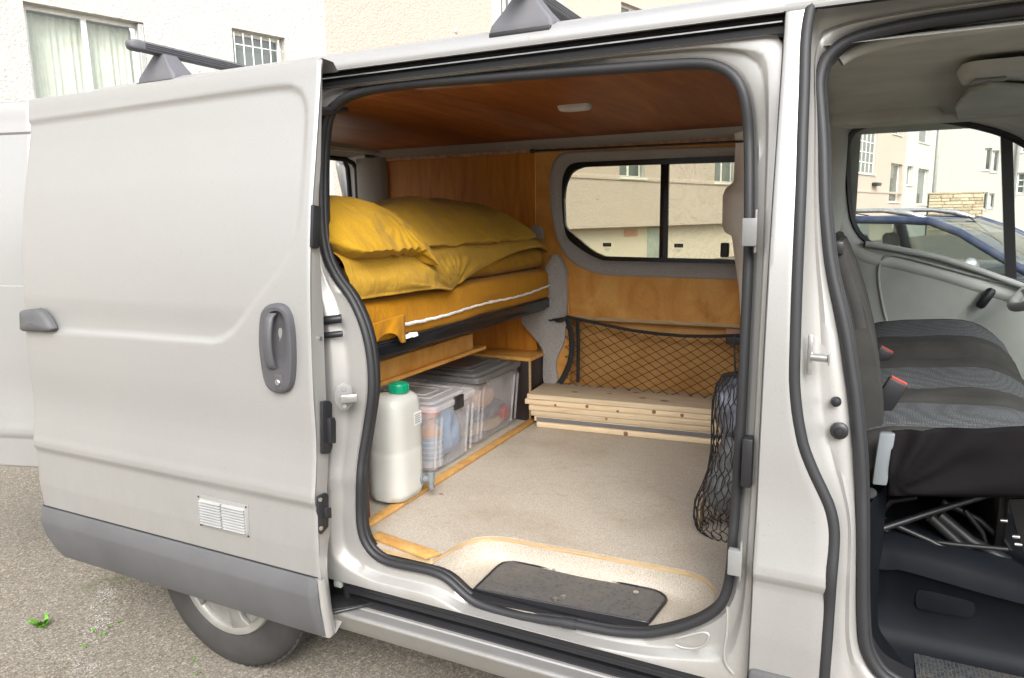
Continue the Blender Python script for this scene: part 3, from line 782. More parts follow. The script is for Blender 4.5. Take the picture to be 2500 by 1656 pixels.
def seat_vf(M):
    mb = MB(); mb.box((-.07,-.23,.5),(.07,.23,1.10),M); mb.box((-.05,-.13,1.13),(.05,.13,1.30),M); mb.box((-.02,-.22,.42),(.5,.22,.56),M); return mb.v, mb.f
make_car()
# ================================================================== THE VAN: body
VW = 1.90                                   # width over the side skins
XR, XC, XB = -2.62, -1.415, -.170           # rear face, rear seam and front seam of the sliding door
van = thing('camper_van', 'silver camper van with its side door slid open and cab door open', 'van', (-.6,.95,0))
def near(x, z, off=0): return Vector((x, S(z)+off, z))
def frange(a, b, n): return [a+(b-a)*i/(n-1) for i in range(n)]
ZS = [z for z, _ in PROF]
def zfine(z0, z1, step=.03):
    out = {z0, z1}
    out |= {z for z in ZS if z0 < z < z1}
    k = z0
    while k < z1: out.add(round(k,4)); k += step
    return sorted(out)

# ---- door opening seal line (photo pixels of its centre line)
SEAL_D = [(760,262),(775,245),(800,227),(850,210),(950,195),(1100,183),(1300,168),(1500,154),(1600,148),(1650,152),(1690,171),(1715,206),(1727,260),(1732,330),(1733,450),(1731,600),(1722,800),(1712,1000),(1700,1180),(1695,1240),(1690,1310),(1681,1362),(1662,1400),(1623,1428),(1572,1447),(1520,1459),(1482,1462),(1415,1457),(1313,1438),(1240,1427),(1178,1416),(1123,1399),(1093,1385),(1069,1366),(1048,1346),(1026,1330),(998,1319),(962,1311),(921,1303),(888,1293),(861,1273),(844,1246),(836,1215),(834,1173),(835,1110),(839,1060),(852,980),(862,900),(858,820),(842,750),(815,690),(780,640),(757,590),(746,520),(744,420),(746,340),(751,290)]
def topk(z): 
    t = min(1,max(0,(z-1.62)/.16)); return 1-.5*t*t*(3-2*t)
seal3 = resample([Ds(x,y,.072*topk(Ds(x,y,.06).z)) for x, y in SEAL_D], 260, closed=True)
tube('door_seal', [p+Vector((0,-.006,0)) for p in seal3], .0115, RUBBER, van, 10, closed=True)
tube('door_seal_lip', [p+Vector((0,.012,0)) for p in seal3], .010, RUBBER, van, 8, closed=True)
seal2 = [(p.x,p.z) for p in seal3]
cx0 = sum(p[0] for p in seal2)/len(seal2); cz0 = sum(p[1] for p in seal2)/len(seal2)
# ---- pressed jamb round the opening: seal flange -> ridge -> seam
def expand(poly, d):
    out = []; n = len(poly)
    for i in range(n):
        a = Vector(poly[(i-3) % n]); b = Vector(poly[(i+3) % n]); t = (b-a).normalized(); nn = Vector((t.y,-t.x))
        p = Vector(poly[i]); 
        if nn.dot(p-Vector((cx0,cz0))) < 0: nn = -nn
        out.append((p.x+nn.x*d, p.y+nn.y*d))
    return out
rectp = [(XC,.428),(XB,.428),(XB,1.853),(XC,1.853)]
rectr = round_poly(rectp, [.02,.05,.03,.03], 6)
def clampr(poly, m=.006): return [(min(max(x,XC+m),XB-m), min(max(z,.428+m),1.853-m)) for x, z in poly]
def mid(poly, k):
    out = []
    for x, z in poly:
        a = math.atan2(z-cz0, x-cx0); t = ray_poly((cx0,cz0), a, rectr); r = math.hypot(x-cx0, z-cz0)
        rr = r+(t-r)*k; out.append((cx0+rr*math.cos(a), cz0+rr*math.sin(a)))
    return out
def polar(poly, y):
    l = []
    for i in range(300):
        a = 2*math.pi*i/300; t = ray_poly((cx0,cz0), a, poly); x, z = cx0+t*math.cos(a), cz0+t*math.sin(a)
        yy_ = .028 if (y < .015 and z < .445) else y; l.append(Vector((x, S(z)+yy_*(topk(z) if yy_ > .015 else 1), z)))
    return l
e1 = clampr(expand(seal2,.014)); e2 = clampr(expand(seal2,.020)); 
lines = [polar(seal2,.085), polar(e1,.076), polar(e2,.066), polar(clampr(mid(e2,.30)),.064), polar(clampr(mid(e2,.40)),.060), polar(clampr(mid(e2,.50),.004),.034), polar(clampr(mid(e2,.58),.004),.030), polar(clampr(mid(e2,.9),.004),.028), polar(rectr,.028), polar(rectr,.010), polar(round_poly(rectp,[.02,.05,.03,.03],6),.001)]
loft('door_jamb', lines, PAINT_IN, van, closed=True, auto=50)
# inner return of the flange into the cabin
loft('jamb_return', [[p+Vector((0,.014,0)) for p in seal3], [p+Vector(((cx0-p.x)*-.008,.040,(cz0-p.z)*-.008)) for p in seal3]], BLACK, van, closed=True)

# ---- rear quarter skin (mostly behind the slid door) with wheel arch
WX, WZ, WR = -1.835, .335, .335
def arch_low(x):
    d = abs(x-WX); r = .40
    return WZ+math.sqrt(max(r*r-d*d,0)) if d < r else .29
ql = []
for z in zfine(.29,1.93,.04): 
    ql.append([near(x, max(z, min(arch_low(x), 1.0))) for x in frange(XR+.03, XC, 60)])
loft('rear_quarter_panel', ql, PAINT, van, auto=40)
loft('wheel_arch_liner', [[Vector((WX+.40*math.cos(a), y, WZ+.40*math.sin(a))) for a in frange(-.1, math.pi+.1, 24)] for y in (.02,.34)], BLACK, van, closed=False)
# ---- roof, gutter, upper track, header
roofp = [(.1255,1.895),(.1235,1.902),(.1245,1.912),(.130,1.926),(.142,1.938),(.17,1.950),(.26,1.962),(.5,1.975),(.95,1.982)]
full = roofp+[(VW-y,z) for y, z in roofp[-2::-1]]
loft('roof_panel', [[Vector((x,y,z-(.02 if x < XR+.06 else 0))) for y, z in full] for x in frange(XR, 1.0, 14)], PAINT, van, auto=60)
extrude_x('gutter_lip', [(.1235,1.894),(.1265,1.8935),(.1450,1.8965),(.1445,1.900),(.1280,1.897)], XC-.4, XB-.002, PAINT_IN, van)
extrude_x('upper_track', [(.146,1.896),(.158,1.893),(.158,1.886),(.150,1.884),(.150,1.880),(.162,1.877),(.162,1.862),(.157,1.8535),(.19,1.8535),(.19,1.896)], XC+.003, XB-.004, BLACK, van)
extrude_x('track_moulding', [(.1475,1.8805),(.1475,1.8835),(.1498,1.8837),(.1498,1.8803)], XC+.004, XB-.006, METAL, van)
# ---- B pillar skin
OUT_N = [(2760,-150),(2500,-148),(2330,-140),(2200,-122),(2090,-95),(2030,-60),(1998,-20),(1983,10),(1974,36),(1965,107),(1962,214),(1958,321),(1955,428),(1950,550),(1946,647),(1942,754),(1939,861),(1938,933),(1944,1004),(1953,1058),(1962,1096),(1983,1150),(2008,1203),(2026,1246),(2035,1296),(2034,1346),(2028,1417),(2023,1489),(2017,1578),(2011,1656),(2008,1720)]
def Ns(x, y, off): return Ds(x/KD, y/KD, off)
fo = resample([(lambda p: Vector((p.x,S(min(p.z,1.905))+.004,min(p.z,1.905))))(Ns(x,y,.004)) for x, y in OUT_N], 120)
fo_z = sorted([(p.z,p.x) for p in fo if p.x < .05])
def xB(z):
    if z <= fo_z[0][0]: return fo_z[0][1]
    for (a,xa),(b,xb) in zip(fo_z, fo_z[1:]):
        if z <= b: return xa+(xb-xa)*(z-a)/max(b-a,1e-6)
    return fo_z[-1][1]
bl = []
for z in zfine(.27,1.93,.02):
    xr_ = xB(z)-.004
    bl.append([near(XB,z,.012), near(XB+.0015,z,.003), near(XB+.004,z,0)]+[near(x,z) for x in frange(XB+.012, xr_-.006, 6)]+[near(xr_,z,.003), near(xr_+.004,z,.016)])
loft('centre_pillar', bl, PAINT, van, auto=50)
loft('pillar_top', [[Vector((x,y,z+.004)) for y, z in roofp[:7]] for x in (XB+.0005, -.12, -.05, .1, .6)], PAINT, van, auto=60)
loft('pillar_top', [[near(x,1.925,.0),near(x,1.90,0)] for x in (XB+.0005,-.1,.1,.6)], PAINT, van)
tube('cab_seal', [p+Vector((0,.004,0)) for p in fo], .0125, RUBBER, van, 10)
# ---- cab door jamb and its inner seal
INN_N = [(2700,10),(2500,22),(2380,38),(2267,54),(2160,75),(2081,97),(2036,124),(2011,155),(2000,200),(2002,250),(2006,304),(2009,357),(2011,428),(2013,500),(2017,550),(2024,620),(2036,690),(2053,760),(2067,830),(2077,900),(2086,960),(2094,1040),(2100,1110),(2104,1200),(2105,1310),(2105,1440),(2107,1510),(2112,1570),(2128,1612),(2160,1652),(2230,1690)]
fi = resample([Ns(x,y,.095) for x, y in INN_N], 120)
INN2 = [Vector((p.x,p.y,p.z)) for p in fi]
tube('cab_seal', [p+Vector((0,-.004,0)) for p in fi], .0125, RUBBER, van, 10)
tube('cab_seal_lip', [p+Vector((.006,.016,0)) for p in fi], .010, RUBBER, van, 8)
fo2 = resample([p for p in fo], 120)
def lerpl(a, b, t, dy=0): return [p.lerp(q, t)+Vector((0,dy,0)) for p, q in zip(a, b)]
oo = [p+Vector((.006,.012,0)) for p in fo2]
fo_n = []
for i in range(120):
    t_ = (fi[min(i+1,119)]-fi[max(i-1,0)]); n_ = Vector((t_.z,0,-t_.x)).normalized()
    if n_.dot(oo[i]-fi[i]) < 0: n_ = -n_
    fo_n.append(n_)
loft('cab_seal_return', [[p-n_*.002+Vector((0,.008,0)) for p, n_ in zip(fi,fo_n)], [p-n_*.010+Vector((0,.07,0)) for p, n_ in zip(fi,fo_n)]], BLACK, van)
loft('cab_jamb', [oo, lerpl(oo,fi,.10,.030), lerpl(oo,fi,.30,.036), lerpl(oo,fi,.42,.034), lerpl(oo,fi,.55,.018), lerpl(oo,fi,.75,.012), [p+n_*.012+Vector((0,.004,0)) for p, n_ in zip(fi,fo_n)], [p+Vector((0,.010,0)) for p in fi]], PAINT_IN, van, auto=60)
# pressed ribs and the roof drain tube on the jamb corners
tube('jamb_rib', resample([Ns(x,y,.027) for x,y in ((1650,1560),(1690,1549),(1720,1544),(1731,1552),(1722,1572),(1700,1583),(1670,1582),(1650,1575))],40), .0035, PAINT_IN, van, 8)
tube('jamb_rib', resample([Ns(x,y,.027) for x,y in ((1776,1482),(1775,1540),(1768,1590),(1772,1620),(1790,1645))],30), .0035, PAINT_IN, van, 8)
q = [i for i,p in enumerate(seal3) if p.z < .55]; jx_ = min(q, key=lambda i: abs(seal3[i].x-Ns(1396,1520,.07).x))
tube('seal_joint', [seal3[jx_-1]+Vector((0,-.006,0)), seal3[jx_+1]+Vector((0,-.006,0))], .0132, RUBBER, van, 12)
# ---- sill, track, step-well
extrude_x('sill_plate', [(.075,.350),(.068,.3465),(.056,.3455),(.052,.3485),(.048,.3455),(.014,.3495),(.006,.3495),(.001,.346),(.001,.341),(.006,.334),(.022,.30),(.05,.262),(.12,.255),(.12,.262),(.06,.27),(.09,.343)], -1.40, XB-.002, PAINT, van, smooth=True, auto=35)
extrude_x('lower_track', [(.112,.427),(.112,.344),(.078,.344),(.076,.354),(.072,.354),(.072,.362),(.098,.366),(.098,.380),(.064,.380),(.056,.384),(.056,.396),(.060,.400),(.060,.404),(.048,.407),(.046,.420),(.050,.427)], -1.33, XB-.004, BLACK, van)
extrude_x('track_rubber', [(.072,.3475),(.062,.3478),(.062,.353),(.072,.354)], -1.30, XB-.004, RUBBER, van)
box('lower_trim', (XB+.002,-.008,.10), (-.012,.05,.505), TRIM, van, .012)
# underside and far side
extrude_x('underbody', [(.12,.30),(.12,.44),(VW-.12,.44),(VW-.12,.30)], XR+.06, 1.9, DARKMETAL, van)
for nm, z0, z1_, x0, x1 in (('far_lower_panel',.29,1.22,XR+.03,1.0),('far_upper_panel',1.80,1.93,XR+.03,1.0)):
    loft(nm, [[Vector((x,VW-S(z),z)) for x in (x0,x1)] for z in zfine(z0,z1_,.05)], PAINT, van, auto=40)
for x0, x1 in ((XR+.03,-1.36),(-.50,-.03)):
    loft('far_pillar', [[Vector((x,VW-S(z),z)) for x in (x0,x1)] for z in zfine(1.22,1.80,.05)], PAINT, van)
# ---- clips, strikers, plugs on the jambs
def boxp(mb, c, s, M=None): mb.box((c[0]-s[0]/2,c[1]-s[1]/2,c[2]-s[2]/2),(c[0]+s[0]/2,c[1]+s[1]/2,c[2]+s[2]/2),M)
def clip(px, py, w_, h_):
    p = Ns(px,py,.018); mb = MB(); boxp(mb,(p.x,p.y,p.z),(w_,.02,h_)); mb.box((p.x+w_*.3,p.y-.004,p.z-h_*.75),(p.x+w_*.46,p.y+.02,p.z+h_*.8))
    return mb.build('striker_clip', METALW, van, bevel=.004)
METALW = plain('pale_clip_plastic', (.20,.20,.195), .35)
clip(1831,567,.030,.058); clip(1795,1372,.030,.058)
p = Ns(1824,1130,.022); box('buffer', (p.x-.011,p.y-.008,p.z-.055), (p.x+.011,p.y+.03,p.z+.055), BLACK, van, .004)
p = Ns(1976,866,.036); box('cab_striker', (p.x-.004,p.y-.004,p.z-.042), (p.x+.006,p.y+.004,p.z+.042), METAL, van, .002)
tube('striker_pin', [p+Vector((.004,-.004,-.004)), p+Vector((.036,-.010,-.004))], .0085, METAL, van, 12)
box('striker_head', (p.x+.036,p.y-.022,p.z-.016), (p.x+.039,p.y+.006,p.z+.010), METAL, van, .001)
for px, py, r in ((2041,981,.0105),(2049,1052,.018)):
    p = Ns(px,py,.068); lathe('plug', [(r,.004),(r,-.004),(r*.8,-.007),(r*.45,-.008),(r*.4,-.011),(.0001,-.012)], p, BLACK, van, 'y', 20)
# C pillar hardware
p = Ns(834,968,.020); ua_ = Vector((math.cos(R_(42)),math.sin(R_(42)),0)); na_ = Vector((math.sin(R_(42)),-math.cos(R_(42)),0))
pl = [(-.012,.034),(.010,.040),(.030,.030),(.032,-.022),(.014,-.038),(-.008,-.036),(-.020,-.016),(-.020,.016)]
spl = prism('striker_plate', [p+ua_*a+na_*.010+Vector((0,0,b)) for a, b in pl], na_*-.004, METALW, van, bevel=.0012)
tube('striker_pin', [p+ua_*.006+na_*.010, p+ua_*.010+na_*.032], .008, METAL, spl, 12)
prism('striker_head', [p+ua_*(.006+a)+na_*.032+Vector((0,0,b)) for a, b in ((-.010,-.012),(.034,-.010),(.034,.012),(-.010,.010))], na_*.004, METAL, spl, bevel=.001)
for dz in (.024,-.026):
    tube('striker_screw', [p+ua_*.006+na_*.010+Vector((0,0,dz)), p+ua_*.006+na_*.013+Vector((0,0,dz))], .006, METAL, spl, 12)
a = Ns(795,783,.012); b = Ns(834,778,.035)
tube('middle_guide', [a+Vector((-.05,0,-.004)),a,b], .0125, BLACK, van, 8)
a = Ns(797,819,.012); b = Ns(836,815,.035)
tube('middle_guide', [a+Vector((-.05,0,-.004)),a,b], .009, BLACK, van, 8)
a = Ns(780,272,-.03); b = Ns(845,268,.11)
tube('upper_arm', [a+Vector((-.06,-.02,.004)), a, b], [.012,.012,.008], BLACK, van, 8)
a = Ns(786,1500,-.05); b = Ns(925,1470,.075); c_ = Vector((0,0,1))
prism('lower_arm', [a+Vector((-.08,.0,.02)), a+Vector((0,-.01,.014)), b+Vector((0,-.01,.004)), b+Vector((.02,.03,0)), a+Vector((-.02,.09,.012))], (0,0,-.006), DARKMETAL, van, bevel=.001)
tube('lower_arm_edge', [a+Vector((-.05,-.012,.0)), a+Vector((0,-.012,.0)), b], .005, BLACK, van, 6)
p = Ns(848,1442,.05); box('track_bracket', (p.x-.012,p.y-.006,p.z-.03), (p.x+.008,p.y+.01,p.z+.03), BLACK, van, .004)
p = Ns(945,1440,.055); box('track_bracket', (p.x-.006,p.y-.006,p.z-.016), (p.x+.010,p.y+.006,p.z+.016), BLACK, van, .002)
box('track_end', (-1.36,.060,.388), (-1.17,.10,.432), BLACK, van, .004)
box('roller', (-1.372,.045,.398), (-1.345,.065,.422), GREYPL, van, .003)
# front end beyond the frame: wing, bonnet, A pillar, dash shell, windscreen
fl = []
for x, zt in ((1.0,1.10),(1.3,1.06),(1.7,.96),(1.95,.80),(2.05,.6)):
    w_ = .95*(1-.10*max(0,(x-1.4)/.65)**2)
    fl.append([Vector((x,.95-w_,.30)),Vector((x,.95-w_,zt-.10)),Vector((x,.95-w_+.08,zt-.02)),Vector((x,.95,zt+.03)),Vector((x,.95+w_-.08,zt-.02)),Vector((x,.95+w_,zt-.10)),Vector((x,.95+w_,.30))])
loft('bonnet', fl, PAINT, van)
for s in (0,1):
    f_ = (lambda y: y) if s == 0 else (lambda y: VW-y)
    tube('front_pillar', [Vector((.40,f_(.17),1.89)),Vector((.75,f_(.13),1.60)),Vector((1.15,f_(.08),1.12))], .045, PAINT, van, 8)
    v, f = lathe_vf([(.16,.10),(.20,.04),(.30,.0),(.33,.03),(.335,.10),(.32,.2)], (0,0,0), 'y', 32)
    wf = mesh('wheel', [Vector((1.27+p.x, f_(.05+p.y), .335+p.z)) for p in v], f, TYRE, van, smooth=True, auto=40)
loft('windscreen', [[Vector((x,y,z)) for y in (.2,.6,.95,1.3,1.7)] for x, z in ((.42,1.90),(.78,1.62),(1.2,1.12))], GLASS_CAB, van)
# ================================================================== sliding door, rear doors, wheel, roof bars
import numpy as np
OFF = -.092
DX0, DX1 = -2.565, -1.300
def Dd(x, y, off=OFF): return Ds(x, y, off)
rec = [(-60,300),(70,284),(350,243),(560,213),(640,203),(672,202),(692,212),(703,235),(706,262),(704,320),(700,400),(695,480),(688,530),(672,580),(640,632),(600,684),(560,738),(535,768),(512,784),(490,789),(300,775),(135,764),(-60,752)]
rec3 = [Dd(x,y) for x, y in rec]; recp = np.array([(p.x,p.z) for p in rec3])
def sdf(px, pz):
    d = np.full(px.shape, 9.0); ins = np.zeros(px.shape, bool)
    n = len(recp)
    for i in range(n):
        a = recp[i]; b = recp[(i+1) % n]; e = b-a; w0 = px-a[0]; w1 = pz-a[1]
        t = np.clip((w0*e[0]+w1*e[1])/(e@e),0,1); d = np.minimum(d, np.hypot(w0-e[0]*t, w1-e[1]*t))
        c = ((a[1] > pz) != (b[1] > pz)) & (px < (b[0]-a[0])*(pz-a[1])/((b[1]-a[1]) if abs(b[1]-a[1]) > 1e-9 else 1e-9)+a[0])
        ins ^= c
    return np.where(ins, -d, d)
def door_left(z): return DX0 + (.045*((.62-z)/.31)**1.5 if z < .62 else 0)
nx, = (190,)
zs = sorted(set(zfine(.312,1.905,.009)))
X = np.zeros((len(zs),nx)); Z = np.zeros((len(zs),nx))
for i, z in enumerate(zs):
    X[i] = np.linspace(door_left(z), DX1, nx); Z[i] = z
sd_ = sdf(X.ravel(), Z.ravel()).reshape(X.shape)
wdt = .010; t = np.clip((wdt-sd_)/(2*wdt),0,1); t = t*t*(3-2*t)
# deep along the top, fading to a soft line down the slanted side
dep = np.where(Z > 1.45, .0095, np.where(Z > 1.22, .004, .007)); 
zz = np.clip((Z-1.60)/.15,0,1); dep = .0035+(.0095-.0035)*zz; dep = np.where(Z < 1.25, .0035+.004*np.clip((1.25-Z)/.06,0,1), dep)
REC = t*dep
lines = []
for i, z in enumerate(zs):
    lines.append([Vector((X[i,j], S(z)+OFF+float(REC[i,j]), z)) for j in range(nx)])
def edge_wrap(lines):                        # roll the sheet over at both ends
    out = []
    for l in lines:
        a, b = l[0], l[-1]
        out.append([a+Vector((.004,.06,0)), a+Vector((-.001,.012,0)), a+Vector((0,.003,0))]+l[1:-1]+[b+Vector((.0008,.0035,0)), b+Vector((-.002,.012,0))])
    return out
door = loft('sliding_door', edge_wrap(lines), PAINT, van, auto=55)
# front edge of the door with its inner frame
el = []
for z in zfine(.315,1.90,.03):
    y = S(z)+OFF; dpt = (.070 if z < 1.25 else .070-.056*((z-1.25)/.65)) if z > .62 else .070-.022*math.sin(min(1,(.62-z)/.1)*math.pi/2)
    el.append([Vector((DX1-.002,y+min(.012,dpt*.6),z)), Vector((DX1-.003,y+min(.030,dpt*.8),z)), Vector((DX1-.008,y+max(dpt-.006,.031),z)) if dpt > .04 else Vector((DX1-.008,y+.0125,z)), Vector((DX1-.022,y+dpt,z)), Vector((DX1-.10,y+max(dpt+.006,.05),z))])
loft('door_edge', el, PAINT_IN, door, auto=45)
loft('door_inner_panel', [[Vector((x,S(z)+OFF+.075,z)) for x in frange(DX0+.03,DX1-.09,4)] for z in zfine(.34,1.88,.1)], GREYPL, door)
loft('door_top_edge', [[Vector((x,S(1.905)+OFF+k,1.905+q)) for x in frange(DX0,DX1,4)] for k, q in ((0,0),(.006,.004),(.05,.002),(.07,-.02))], PAINT, door)
def edge_block(name, pts, th=.010, mat=BLACK, x=None):
    x = DX1+.001 if x is None else x
    q = [Px(a,b,x) for a, b in pts]
    return prism(name, q, (th,0,0), mat, door, bevel=.0025)
edge_block('edge_latch', [(758,500),(778,505),(777,600),(770,608),(755,604)])
edge_block('edge_latch', [(781,980),(797,976),(805,984),(806,1090),(800,1107),(781,1108)])
edge_block('edge_latch_tongue', [(791,1020),(803,1017),(806,1028),(806,1080),(792,1083)], .022)
edge_block('edge_hinge', [(772,1212),(790,1202),(796,1206),(797,1240),(796,1285),(780,1304),(776,1303),(775,1262),(771,1250)])
edge_block('edge_hinge_roller', [(783,1238),(796,1236),(797,1262),(784,1264)], .02, DARKMETAL)
for px, py in ((782,826),(781,1220),(783,1290)):
    lathe('screw', [(.006,0),(.006,.003),(.0001,.004)], Px(px,py,DX1+.010 if py > 1000 else DX1-.002), METAL, door, 'x', 10)
# lower cladding
tp = []
for x in [DX0+.045+.004]+frange(DX0+.075, DX1-.055, 12)+[DX1-.035, DX1-.028]:
    k = 1.0
    tp.append([Vector((x, S(z)+OFF-o, z)) for z, o in ((.505,-.004),(.5045,.0045),(.500,.0075),(.458,.0215),(.449,.0225),(.40,.019),(.345,.012),(.314,.003),(.308,-.006))])
# square-cut rear end, rounded front end
tl = tp[0]; tp[0] = [Vector((p.x-.05*(1-((.505-p.z)/.19)**2)+.01, p.y, p.z)) for p in tl]
te = [[Vector((DX1-.022, S(z)+OFF-o, z)) for z, o in ((.503,-.004),(.5025,.004),(.498,.006),(.458,.018),(.449,.019),(.40,.016),(.345,.009),(.314,.001),(.308,-.006))], [Vector((DX1-.008, S(z)+OFF-o, z)) for z, o in ((.498,-.004),(.4975,.001),(.492,.002),(.455,.006),(.447,.006),(.40,.005),(.345,.003),(.316,0),(.312,-.006))]]
loft('door_cladding', [[Vector((p.x-.004,S(p.z)+OFF+.004,p.z)) for p in tp[0]]]+tp+te, TRIM, door, auto=32)
tube('cladding_gap', [Vector((x,S(.5065)+OFF-.0005,.5068)) for x in frange(DX0+.004,DX1-.006,20)], .0022, BLACK, door, 6)
loft('door_bottom_edge', [[Vector((x,S(.312)+OFF+k,.312-q)) for x in frange(door_left(.32),DX1,4)] for k, q in ((.012,-.004),(.014,.0),(.03,.0),(.06,-.02))], PAINT_IN, door)
# vertical flange strip at the front lower corner
loft('door_flange', [[Vector((DX1-.009,S(z)+OFF-.001,z)) , Vector((DX1+.0015,S(z)+OFF+.001,z)), Vector((DX1+.001,S(z)+OFF+.02,z))] for z in zfine(.313,.50,.02)], PAINT_IN, door)

# --- exterior handle
def dpt(x, y, off): return Ds(x, y, OFF+off)
cl = [(611,735),(618,712),(632,702),(650,701),(665,708),(676,726),(683,760),(686,810),(685,860),(680,890),(668,905),(650,907),(634,900),(622,880),(614,840),(609,790)]
base = resample([dpt(x,y,0) for x, y in cl], 64, closed=True)
cc = sum(base, Vector())/64
def sc_(l, k, dy): return [Vector((cc.x+(p.x-cc.x)*k, p.y+dy, cc.z+(p.z-cc.z)*k)) for p in l]
hnd = loft('door_handle', [sc_(base,1.0,.004), sc_(base,1.0,-.012), sc_(base,.965,-.019), sc_(base,.90,-.0205)]+[sc_(base,.895,-.020)], HANDLE, van, closed=True, auto=50)
# recessed bowl (upper part) and the plain lower part
dish = [(622,770),(624,742),(634,722),(650,716),(664,724),(672,750),(675,790),(672,830),(660,848),(640,850),(628,838),(622,805)]
dl = resample([dpt(x,y,0) for x, y in dish], 64, closed=True); dc = sum(dl, Vector())/64
def sc2(l, k, dy): return [Vector((dc.x+(p.x-dc.x)*k, p.y+dy, dc.z+(p.z-dc.z)*k)) for p in l]
b9 = sc_(base,.895,-.020)
pl_ = ring_lines([([(p.x,p.z) for p in b9], lambda z: S(z)+OFF-.020), ([(p.x,p.z) for p in dl], lambda z: S(z)+OFF-.020)], 96)
loft('handle_plate', pl_, HANDLE, hnd, closed=True)
loft('handle_bowl', [sc2(dl,1,-.020), sc2(dl,.95,-.014), sc2(dl,.86,-.006), sc2(dl,.6,-.003), sc2(dl,.05,-.0025)], HANDLE, hnd, closed=True)
g0 = dpt(639,722,0); g1 = dpt(643,852,0); gl = []
for i in range(15):
    t_ = i/14; p = g0.lerp(g1,t_); w_ = .0135+.003*t_; bow = -.020-.016*math.sin(math.pi*t_)**.7
    if i in (0,14): bow = -.012
    gl.append([p+Vector((math.cos(a)*w_, bow+math.sin(a)*.009, 0)) for a in [2*math.pi*k/12 for k in range(12)]])
loft('handle_grip', gl, HANDLE, hnd, closed=True, auto=60)
p = dpt(645,884,-.0205); box('lock_housing', (p.x-.016,p.y-.003,p.z-.022), (p.x+.013,p.y+.004,p.z+.022), HANDLE, hnd, .006)
lathe('lock_cylinder', [(.0085,0),(.0085,-.004),(.007,-.0055),(.0001,-.0055)], p+Vector((-.001,-.002,0)), METAL, hnd, 'y', 20)
# --- hinge cover on the rear edge
cov = [(57,722),(60,716),(95,712),(108,718),(122,735),(133,757),(133,762),(124,766),(66,765),(58,760)]
cb = resample([dpt(x,y,0) for x, y in cov], 48, closed=True, smooth=False); hc = sum(cb, Vector())/48
loft('hinge_cover', [cb, [p+Vector((0,-.012,0)) for p in cb]]+[[Vector((hc.x+(p.x-hc.x)*k, p.y+d, hc.z+(p.z-hc.z)*k)) for p in cb] for k, d in ((.95,-.020),(.8,-.026),(.4,-.029),(.02,-.030))], TRIM, door, closed=True, auto=50)
# --- ventilation grille
q = [Dd(459,1141), Dd(575,1167), Dd(578,1245), Dd(463,1215)]
gc = sum(q, Vector())/4; gx0, gx1 = q[0].x+.001, q[1].x; gz1 = q[0].z; gz0 = q[3].z
gz1 = (q[0].z+q[1].z)/2; gz0 = (q[2].z+q[3].z)/2
gy = S((gz0+gz1)/2)+OFF
grille = box('vent_grille', (gx0,gy-.004,gz0), (gx1,gy+.002,gz1), PAINT, van, .0015)
LOUVRE = plain('louvre_enamel', (.33,.33,.325), .5); mw_ = (gx1-gx0-.030)/2
box('vent_painted_shade', (gx0+.009,gy-.0042,gz0+.011), (gx1-.009,gy-.0038,gz1-.011), GREYPL, grille, 0)  # shade between the louvres put in as a flat grey sheet over the plate
for c in range(2):
    x0 = gx0+.010+c*(mw_+.008)
    for r in range(9):
        z = gz1-.012-(r+.5)*(gz1-gz0-.024)/9; ph = (gz1-gz0-.024)/9
        lv = [Vector((x, gy+o, zz)) for x in (x0, x0+mw_) for o, zz in ((-.0042,z+ph*.42),(-.0125,z-ph*.22),(-.0115,z-ph*.34),(-.0041,z-ph*.30))]
        mesh('louvre', lv, [(0,1,5,4),(1,2,6,5),(2,3,7,6),(0,4,7,3),(0,3,2,1),(4,5,6,7)], LOUVRE, grille)
for x in (gx0+.005,gx1-.005):
    for z in (gz0+.006,gz1-.006): lathe('screw', [(.003,0),(.003,-.0015),(.0001,-.002)], (x,gy-.004,z), DARKMETAL, grille, 'y', 8)

# --- rear barn doors, both swung open
def barn(hinge, ang, far_side):
    ca, sa = math.cos(ang), math.sin(ang); u = Vector((ca,sa,0)); nn = Vector((sa,-ca,0)) if not far_side else Vector((-sa,ca,0))
    rows = []
    for z in zfine(.60,1.925,.008):
        row = []
        for i in range(20):
            s = .80*i/19; bul = S(z)*.9+ (.03*(max(0,s-.68)/.12)**2)
            bul += (.007 if 1.275 < z < 1.812 else 0)*min(1,(.72-s)/.02 if s < .72 else 0)
            row.append(hinge+u*s+nn*bul+Vector((0,0,z)))
        rows.append(row)
    o = loft('rear_door', rows, PAINT, van, solid=.03, auto=40)
    return o
barn(Vector((XR-.01,.005,0)), R_(180+16), False)
barn(Vector((XR-.01,VW-.005,0)), R_(180-62), True)
# rear opening frame
rf = [(.10,.50),(VW-.10,.50),(VW-.14,1.86),(.14,1.86)]
ro = [(.02,.45),(VW-.02,.45),(VW-.12,1.95),(.12,1.95)]
fr_o = resample([Vector((XR,y,z)) for y, z in round_poly(ro,.08)], 80, True, False); fr_i = resample([Vector((XR,y,z)) for y, z in round_poly(rf,.12)], 80, True, False)
loft('rear_frame', [fr_o, fr_i, [p+Vector((.16,0,0)) for p in fr_i]], PAINT_IN, van, closed=True, auto=50)
tube('rear_seal', [p+Vector((.012,0,0)) for p in fr_i], .014, RUBBER, van, 8, closed=True)
box('rear_bumper', (XR-.10,.05,.33), (XR+.02,VW-.05,.56), TRIM, van, .03)

